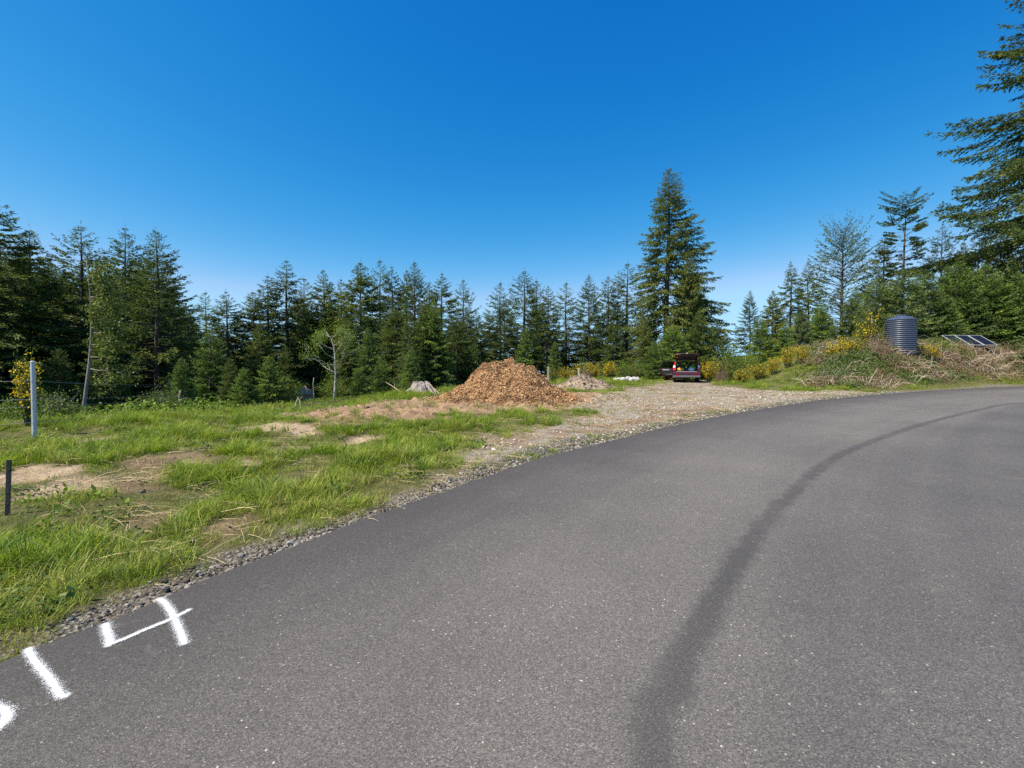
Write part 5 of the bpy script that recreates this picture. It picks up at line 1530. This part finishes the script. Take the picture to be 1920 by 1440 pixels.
# cabin
MB().box(-0.79, 0.79, 0.10, 3.40, 0.805, 0.815).build('floor', M['interior'], car)
MB().box(-0.80, 0.80, 3.10, 3.44, 0.80, 1.02).build('dashboard', M['interior'], car, bevel=0.03)
for x in (-0.42, 0.36):
    st_ = MB().hexa([(x - .34, 1.18, .82), (x + .34, 1.18, .82), (x + .34, 1.32, .82), (x - .34, 1.32, .82), (x - .30, 1.05, 1.24), (x + .30, 1.05, 1.24), (x + .30, 1.16, 1.24), (x - .30, 1.16, 1.24)]).build('rear_seat', M['interior'], car, bevel=0.04)
    MB().box(x - .12, x + .12, 1.04, 1.13, 1.26, 1.42).build('headrest', M['interior'], st_, bevel=0.03)
    st_ = MB().hexa([(x - .26, 2.18, .82), (x + .26, 2.18, .82), (x + .26, 2.30, .82), (x - .26, 2.30, .82), (x - .23, 2.02, 1.28), (x + .23, 2.02, 1.28), (x + .23, 2.12, 1.28), (x - .23, 2.12, 1.28)]).build('front_seat', M['interior'], car, bevel=0.04)
    MB().box(x - .12, x + .12, 2.0, 2.09, 1.30, 1.46).build('headrest', M['interior'], st_, bevel=0.03)
# glass
def pane(pts, nm, par=car, mat='glass', th=0.006):
    a, b, c, d = [Vector(p) for p in pts]; nn = (b - a).cross(d - a).normalized() * th
    return MB().hexa([a, b, c, d, a + nn, b + nn, c + nn, d + nn]).build(nm, M[mat], par)
pane([(-0.76, 3.30, 1.04), (0.76, 3.30, 1.04), (0.66, 2.68, 1.58), (-0.66, 2.68, 1.58)], 'windshield')
for s in (-1, 1):
    pane([(s * .875, 0.44, 1.05), (s * .875, 1.01, 1.05), (s * .72, 1.01, 1.56), (s * .72, 0.72, 1.56)], 'side_window')
    if s > 0: pane([(s * .875, 1.21, 1.05), (s * .875, 2.27, 1.05), (s * .72, 2.21, 1.56), (s * .72, 1.17, 1.56)], 'side_window')
    pane([(s * .875, 2.41, 1.05), (s * .875, 3.26, 1.05), (s * .72, 2.67, 1.56), (s * .72, 2.33, 1.56)], 'side_window')
# lamps, bumper, plate recess
for s in (-1, 1):
    lamp = MB().hexa([(s * .915, -0.012, 0.86), (s * .70, -0.025, 0.86), (s * .70, 0.10, 0.86), (s * .915, 0.20, 0.86), (s * .905, 0.02, 1.06), (s * .735, 0.005, 1.06), (s * .735, 0.12, 1.06), (s * .905, 0.22, 1.06)]).build('tail_light', M['redlamp'], car, bevel=0.012)
    MB().hexa([(s * .905, 0.025, 1.065), (s * .745, 0.012, 1.065), (s * .745, 0.12, 1.065), (s * .905, 0.22, 1.065), (s * .87, 0.12, 1.22), (s * .76, 0.10, 1.22), (s * .76, 0.20, 1.22), (s * .87, 0.30, 1.22)]).build('reversing_light', M['clearlamp'], lamp, bevel=0.01)
    MB().hexa([(s * .865, 0.125, 1.225), (s * .765, 0.105, 1.225), (s * .765, 0.2, 1.225), (s * .865, 0.3, 1.225), (s * .76, 0.36, 1.52), (s * .70, 0.345, 1.52), (s * .70, 0.43, 1.52), (s * .76, 0.5, 1.52)]).build('upper_lamp', M['redlamp'], lamp, bevel=0.008)
    MB().box(s * 0.60 - .12, s * 0.60 + .12, -0.055, -0.03, 0.47, 0.52).build('reflector', M['redlamp'], car, bevel=0.006)
bump = MB().hexa([(-.92, -0.03, .36), (.92, -0.03, .36), (.92, 0.16, .34), (-.92, 0.16, .34), (-.92, -0.05, .56), (.92, -0.05, .56), (.92, 0.2, .56), (-.92, 0.2, .56)]).build('lower_bumper', M['trimgrey'], car, bevel=0.02)
MB().hexa([(-.93, -0.09, .565), (.93, -0.09, .565), (.93, 0.2, .565), (-.93, 0.2, .565), (-.92, -0.05, .76), (.92, -0.05, .76), (.92, 0.16, .76), (-.92, 0.16, .76)]).build('bumper', M['paintred'], car, bevel=0.025)
MB().box(-0.70, 0.70, -0.045, 0.05, .762, .785).build('load_sill', M['silver'], car)
MB().tube([(0.5, 0.0, 0.31), (0.5, 0.4, 0.31)], 0.03, 10).build('exhaust', M['chrome'], car)
# wheels
wh_t = MB().lathe([(0.20, -0.10), (0.31, -0.11), (0.345, -0.075), (0.35, 0.0), (0.345, 0.075), (0.31, 0.11), (0.20, 0.10)], 32, axis='x').mesh('tyre', M['tyre'], True)
wh_r = MB().lathe([(0.05, -0.085), (0.205, -0.075), (0.215, -0.10), (0.215, 0.10), (0.205, 0.075), (0.05, 0.085)], 24, axis='x').mesh('rim', M['chrome'])
for (x, y) in ((-0.80, 0.96), (0.80, 0.96), (-0.80, 3.60), (0.80, 3.60)):
    w_ = empty('wheel', (x, y, 0.345)); w_.parent = car
    link('tyre', wh_t, w_); link('rim', wh_r, w_)
# open tailgate, hinged at the back of the roof
tg_ = empty('tailgate', (0, 0.34, 1.60)); tg_.parent = car; tg_.rotation_euler = (R(-24), 0, 0)
xs = np.linspace(-1, 1, 9); m = MB()
prof_t = [(0.0, 0.70, 0.00), (-0.35, 0.72, 0.03), (-0.58, 0.80, 0.05), (-0.95, 0.80, 0.01), (-1.10, 0.74, -0.05)]
for lay, dz in ((0, 0.05), (1, 0.0)):
    for (y, hw, z) in prof_t:
        for x in xs: m.v.append((x * hw, y + 0.06 * x * x, z + dz - 0.03 * x ** 4))
n9 = 45
for lay in (0, 1):
    for i in range(4):
        for j in range(8):
            b = lay * n9 + i * 9 + j; m.f.append((b, b + 1, b + 10, b + 9))
ring = list(range(9)) + [i * 9 + 8 for i in range(1, 5)] + [36 + j for j in range(7, -1, -1)] + [i * 9 for i in range(3, 0, -1)]
for a, b in zip(ring, ring[1:] + ring[:1]): m.f.append((a, b, b + n9, a + n9))
m.build('panel', M['paintred'], tg_, smooth=False, bevel=0.012)
MB().hexa([(-.60, -.10, -0.012), (.60, -.10, -0.012), (.60, -.55, 0.018), (-.60, -.55, 0.018), (-.60, -.10, -0.004), (.60, -.10, -0.004), (.60, -.55, 0.026), (-.60, -.55, 0.026)]).build('rear_window', M['black'], tg_)
MB().hexa([(-.62, -.62, 0.0), (.62, -.62, 0.0), (.60, -1.02, -0.075), (-.60, -1.02, -0.075), (-.62, -.62, 0.025), (.62, -.62, 0.025), (.60, -1.02, -0.045), (-.60, -1.02, -0.045)]).build('inner_trim', M['interior'], tg_, bevel=0.01)
MB().box(-0.035, 0.035, -1.135, -1.118, -0.035, 0.01).build('latch', M['silver'], tg_)
for s in (-1, 1):
    MB().tube([(s * .70, 0.42, 1.30), (s * .70, -0.12, 1.78)], 0.012, 6).build('gas_strut', M['black'], car)
# open left rear door
dr = empty('rear_door', (-W2 - 0.005, 2.28, 0)); dr.parent = car; dr.rotation_euler = (0, 0, R(-68))
# door drawn closed: runs from the hinge (y = 0) back to y = -1.06, inside face at +x
outl = [(0.0, 0.36), (-0.66, 0.36), (-0.78, 0.46), (-0.90, 0.68), (-1.06, 0.86), (-1.04, 1.05), (0.0, 1.05)]
MB().prism_x(outl, -0.03, 0.03).build('panel', M['paintred'], dr, bevel=0.015)
MB().prism_x([(-0.06, 0.46), (-0.62, 0.46), (-0.74, 0.56), (-0.84, 0.74), (-0.95, 0.90), (-0.94, 1.02), (-0.06, 1.02)], 0.032, 0.07).build('inner_panel', M['interior'], dr, bevel=0.015)
MB().prism_x([(-0.30, 0.86), (-0.80, 0.86), (-0.86, 0.93), (-0.86, 0.97), (-0.30, 0.95)], 0.071, 0.10).build('armrest', M['silver'], dr, bevel=0.012)
MB().prism_x([(-0.12, 0.52), (-0.45, 0.52), (-0.45, 0.60), (-0.12, 0.62)], 0.071, 0.11).build('door_pocket', M['trimgrey'], dr, bevel=0.01)
fr = MB()
def bar(p, q, w=0.04):
    p, q = Vector(p), Vector(q); d = (q - p).normalized(); n_ = Vector((1, 0, 0)).cross(d) * w
    fr.hexa([p - n_ + Vector((-.02, 0, 0)), q - n_ + Vector((-.02, 0, 0)), q + n_ + Vector((-.02, 0, 0)), p + n_ + Vector((-.02, 0, 0)), p - n_ + Vector((.02, 0, 0)), q - n_ + Vector((.02, 0, 0)), q + n_ + Vector((.02, 0, 0)), p + n_ + Vector((.02, 0, 0))])
bar((0.0, -0.03, 1.052), (0.12, -0.05, 1.54)); bar((0.12, -0.02, 1.55), (0.12, -0.80, 1.53)); bar((0.12, -0.80, 1.54), (0.0, -1.00, 1.052))
fr.build('window_frame', M['black'], dr)
pane([(0.005, -0.06, 1.055), (0.005, -0.96, 1.055), (0.115, -0.79, 1.515), (0.115, -0.08, 1.52)], 'door_window', dr, 'tint')
MB().box(-0.055, -0.032, -0.98, -0.78, 0.93, 0.965).build('door_handle', M['paintred'], dr, bevel=0.006)
# luggage in the boot
car.rotation_euler = (0, 0, R(-19.5))
Mc = Matrix.Translation((cp.x, 32.4, cz)) @ Matrix.Rotation(R(-19.5), 4, 'Z')
M['bag_yellow'] = plain('yellow_fabric', (0.50, 0.30, 0.04), 0.8, 0.2, 8)
M['bag_white'] = plain('white_plastic', (0.62, 0.66, 0.72), 0.5, 0.15, 8)
M['bag_green'] = plain('bright_green_fabric', (0.14, 0.50, 0.04), 0.7, 0.2, 8)
M['bag_blue'] = plain('dark_blue_fabric', (0.02, 0.05, 0.09), 0.8, 0.2, 8)
def bag(x, y, z, sx_, sy_, sz_, mat, label, seed, strap=True):
    g = np.random.default_rng(seed); bm = bmesh.new(); bmesh.ops.create_icosphere(bm, subdivisions=3, radius=1.0)
    for v in bm.verts:
        p = v.co; q = Vector([math.copysign(abs(c) ** 0.6, c) for c in p])
        q *= 1 + 0.14 * (float(vnoise(p.x * 3 + seed, p.y * 3 + 2 * p.z, seed)) - 0.5)
        v.co = Vector((q.x * sx_ / 2, q.y * sy_ / 2, max(q.z, -0.8) * sz_ / 2))
    zmin = min(v.co.z for v in bm.verts)
    for v in bm.verts: v.co.z -= zmin
    me = bpy.data.meshes.new('body'); bm.to_mesh(me); bm.free(); me.materials.append(M[mat]); me.polygons.foreach_set('use_smooth', [True] * len(me.polygons))
    e = empty('bag', Mc @ Vector((x, y, z)), R(-19.5)); link('body', me, e)
    MB().tube([(-sx_ * .25, 0, sz_ * .80), (-sx_ * .12, 0, sz_ * 1.05), (sx_ * .12, 0, sz_ * 1.05), (sx_ * .25, 0, sz_ * .80)], 0.012, 6).build('handle', M[mat], e, smooth=True)
    return tag(e, label, 'bag', 'bags in the open boot')
bag(-0.38, 0.45, 0.818, 0.50, 0.36, 0.26, 'bag_yellow', 'yellow-brown bag at the left of the open car boot', 1)
bag(0.02, 0.40, 0.818, 0.24, 0.28, 0.22, 'bag_blue', 'small dark blue bag in the middle of the open car boot', 2)
bag(0.34, 0.42, 0.818, 0.42, 0.32, 0.25, 'bag_white', 'white bag at the right of the open car boot', 3)
bag(0.42, 0.78, 0.818, 0.44, 0.30, 0.42, 'bag_green', 'bright green bag behind the white one in the car boot', 4)

# ------------------------------------------------------------------ weeds and straw among the grass
gW = np.random.default_rng(123)
def straw_mesh(seed):
    g = np.random.default_rng(seed); b = MB()
    for i in range(12):
        a = g.uniform(0, 6.28); l = g.uniform(0.10, 0.32); p = np.append(g.normal(0, 0.12, 2), g.uniform(0.005, 0.05)); d = np.array([math.cos(a), math.sin(a), g.normal(0, 0.15)])
        b.tube([p, p + d * l * 0.5 + [0, 0, 0.01], p + d * l], [0.0022, 0.002, 0.0012], 3, cap=False)
    return b.mesh('straw', M['straw'])
M['straw'] = plain('dry_straw', (0.46, 0.36, 0.20), 0.8, 0.35, 4)
straws = [straw_mesh(s) for s in range(4)]
wx, wy = gW.uniform(-13, 9, 9000), gW.uniform(2, 22, 9000); mw = masks(wx, wy)
kp = (gW.random(9000) < 0.10 * mw['grass'] + 0.50 * mw['bare'] + 0.16 * mw['shoulder'] + 0.12 * mw['dirt'] + 0.10 * mw['drive'] + 0.10 * mw['sand']) & (mw['de'] > 0.12)
kp &= np.hypot((wx - PILE[0]) / PILE[2], (wy - PILE[1]) / PILE[3]) > 1.05
sx_, sy_ = wx[kp], wy[kp]; ns_ = len(sx_)
tag(scatter('straw_litter', straws, np.stack([sx_, sy_, ground_z(sx_, sy_)], 1), np.stack([np.zeros(ns_), np.zeros(ns_), gW.uniform(0, 6.28, ns_)], 1), gW.uniform(0.6, 1.3, ns_), gW.integers(0, 4, ns_)),
    'dry straw and dead stems lying over the verge', 'straw')
weeds = [leaf_cluster(70 + s, 26, 0.16, 0.055, 'bramble') for s in range(3)] + [leaf_cluster(80 + s, 20, 0.14, 0.06, 'shrub') for s in range(2)]
wx, wy = gW.uniform(-13, 9, 4000), gW.uniform(2.5, 22, 4000); mw = masks(wx, wy)
kp = (gW.random(4000) < (0.10 + 0.35 * sstep(0.5, 0.62, fbm(wx * 0.8, wy * 0.8, 131, 3))) * mw['grass'] + 0.03 * mw['sand'] + 0.05 * mw['shoulder']) & (mw['de'] > 0.25)
kp &= np.hypot((wx - PILE[0]) / PILE[2], (wy - PILE[1]) / PILE[3]) > 1.05
sx_, sy_ = wx[kp], wy[kp]; ns_ = len(sx_)
tag(scatter('weeds', weeds, np.stack([sx_, sy_, ground_z(sx_, sy_)], 1), np.stack([gW.normal(0, .15, ns_), gW.normal(0, .15, ns_), gW.uniform(0, 6.28, ns_)], 1), gW.uniform(0.6, 1.25, ns_), gW.integers(0, 5, ns_)),
    'small broad-leaved weeds dotted through the verge grass', 'weeds')
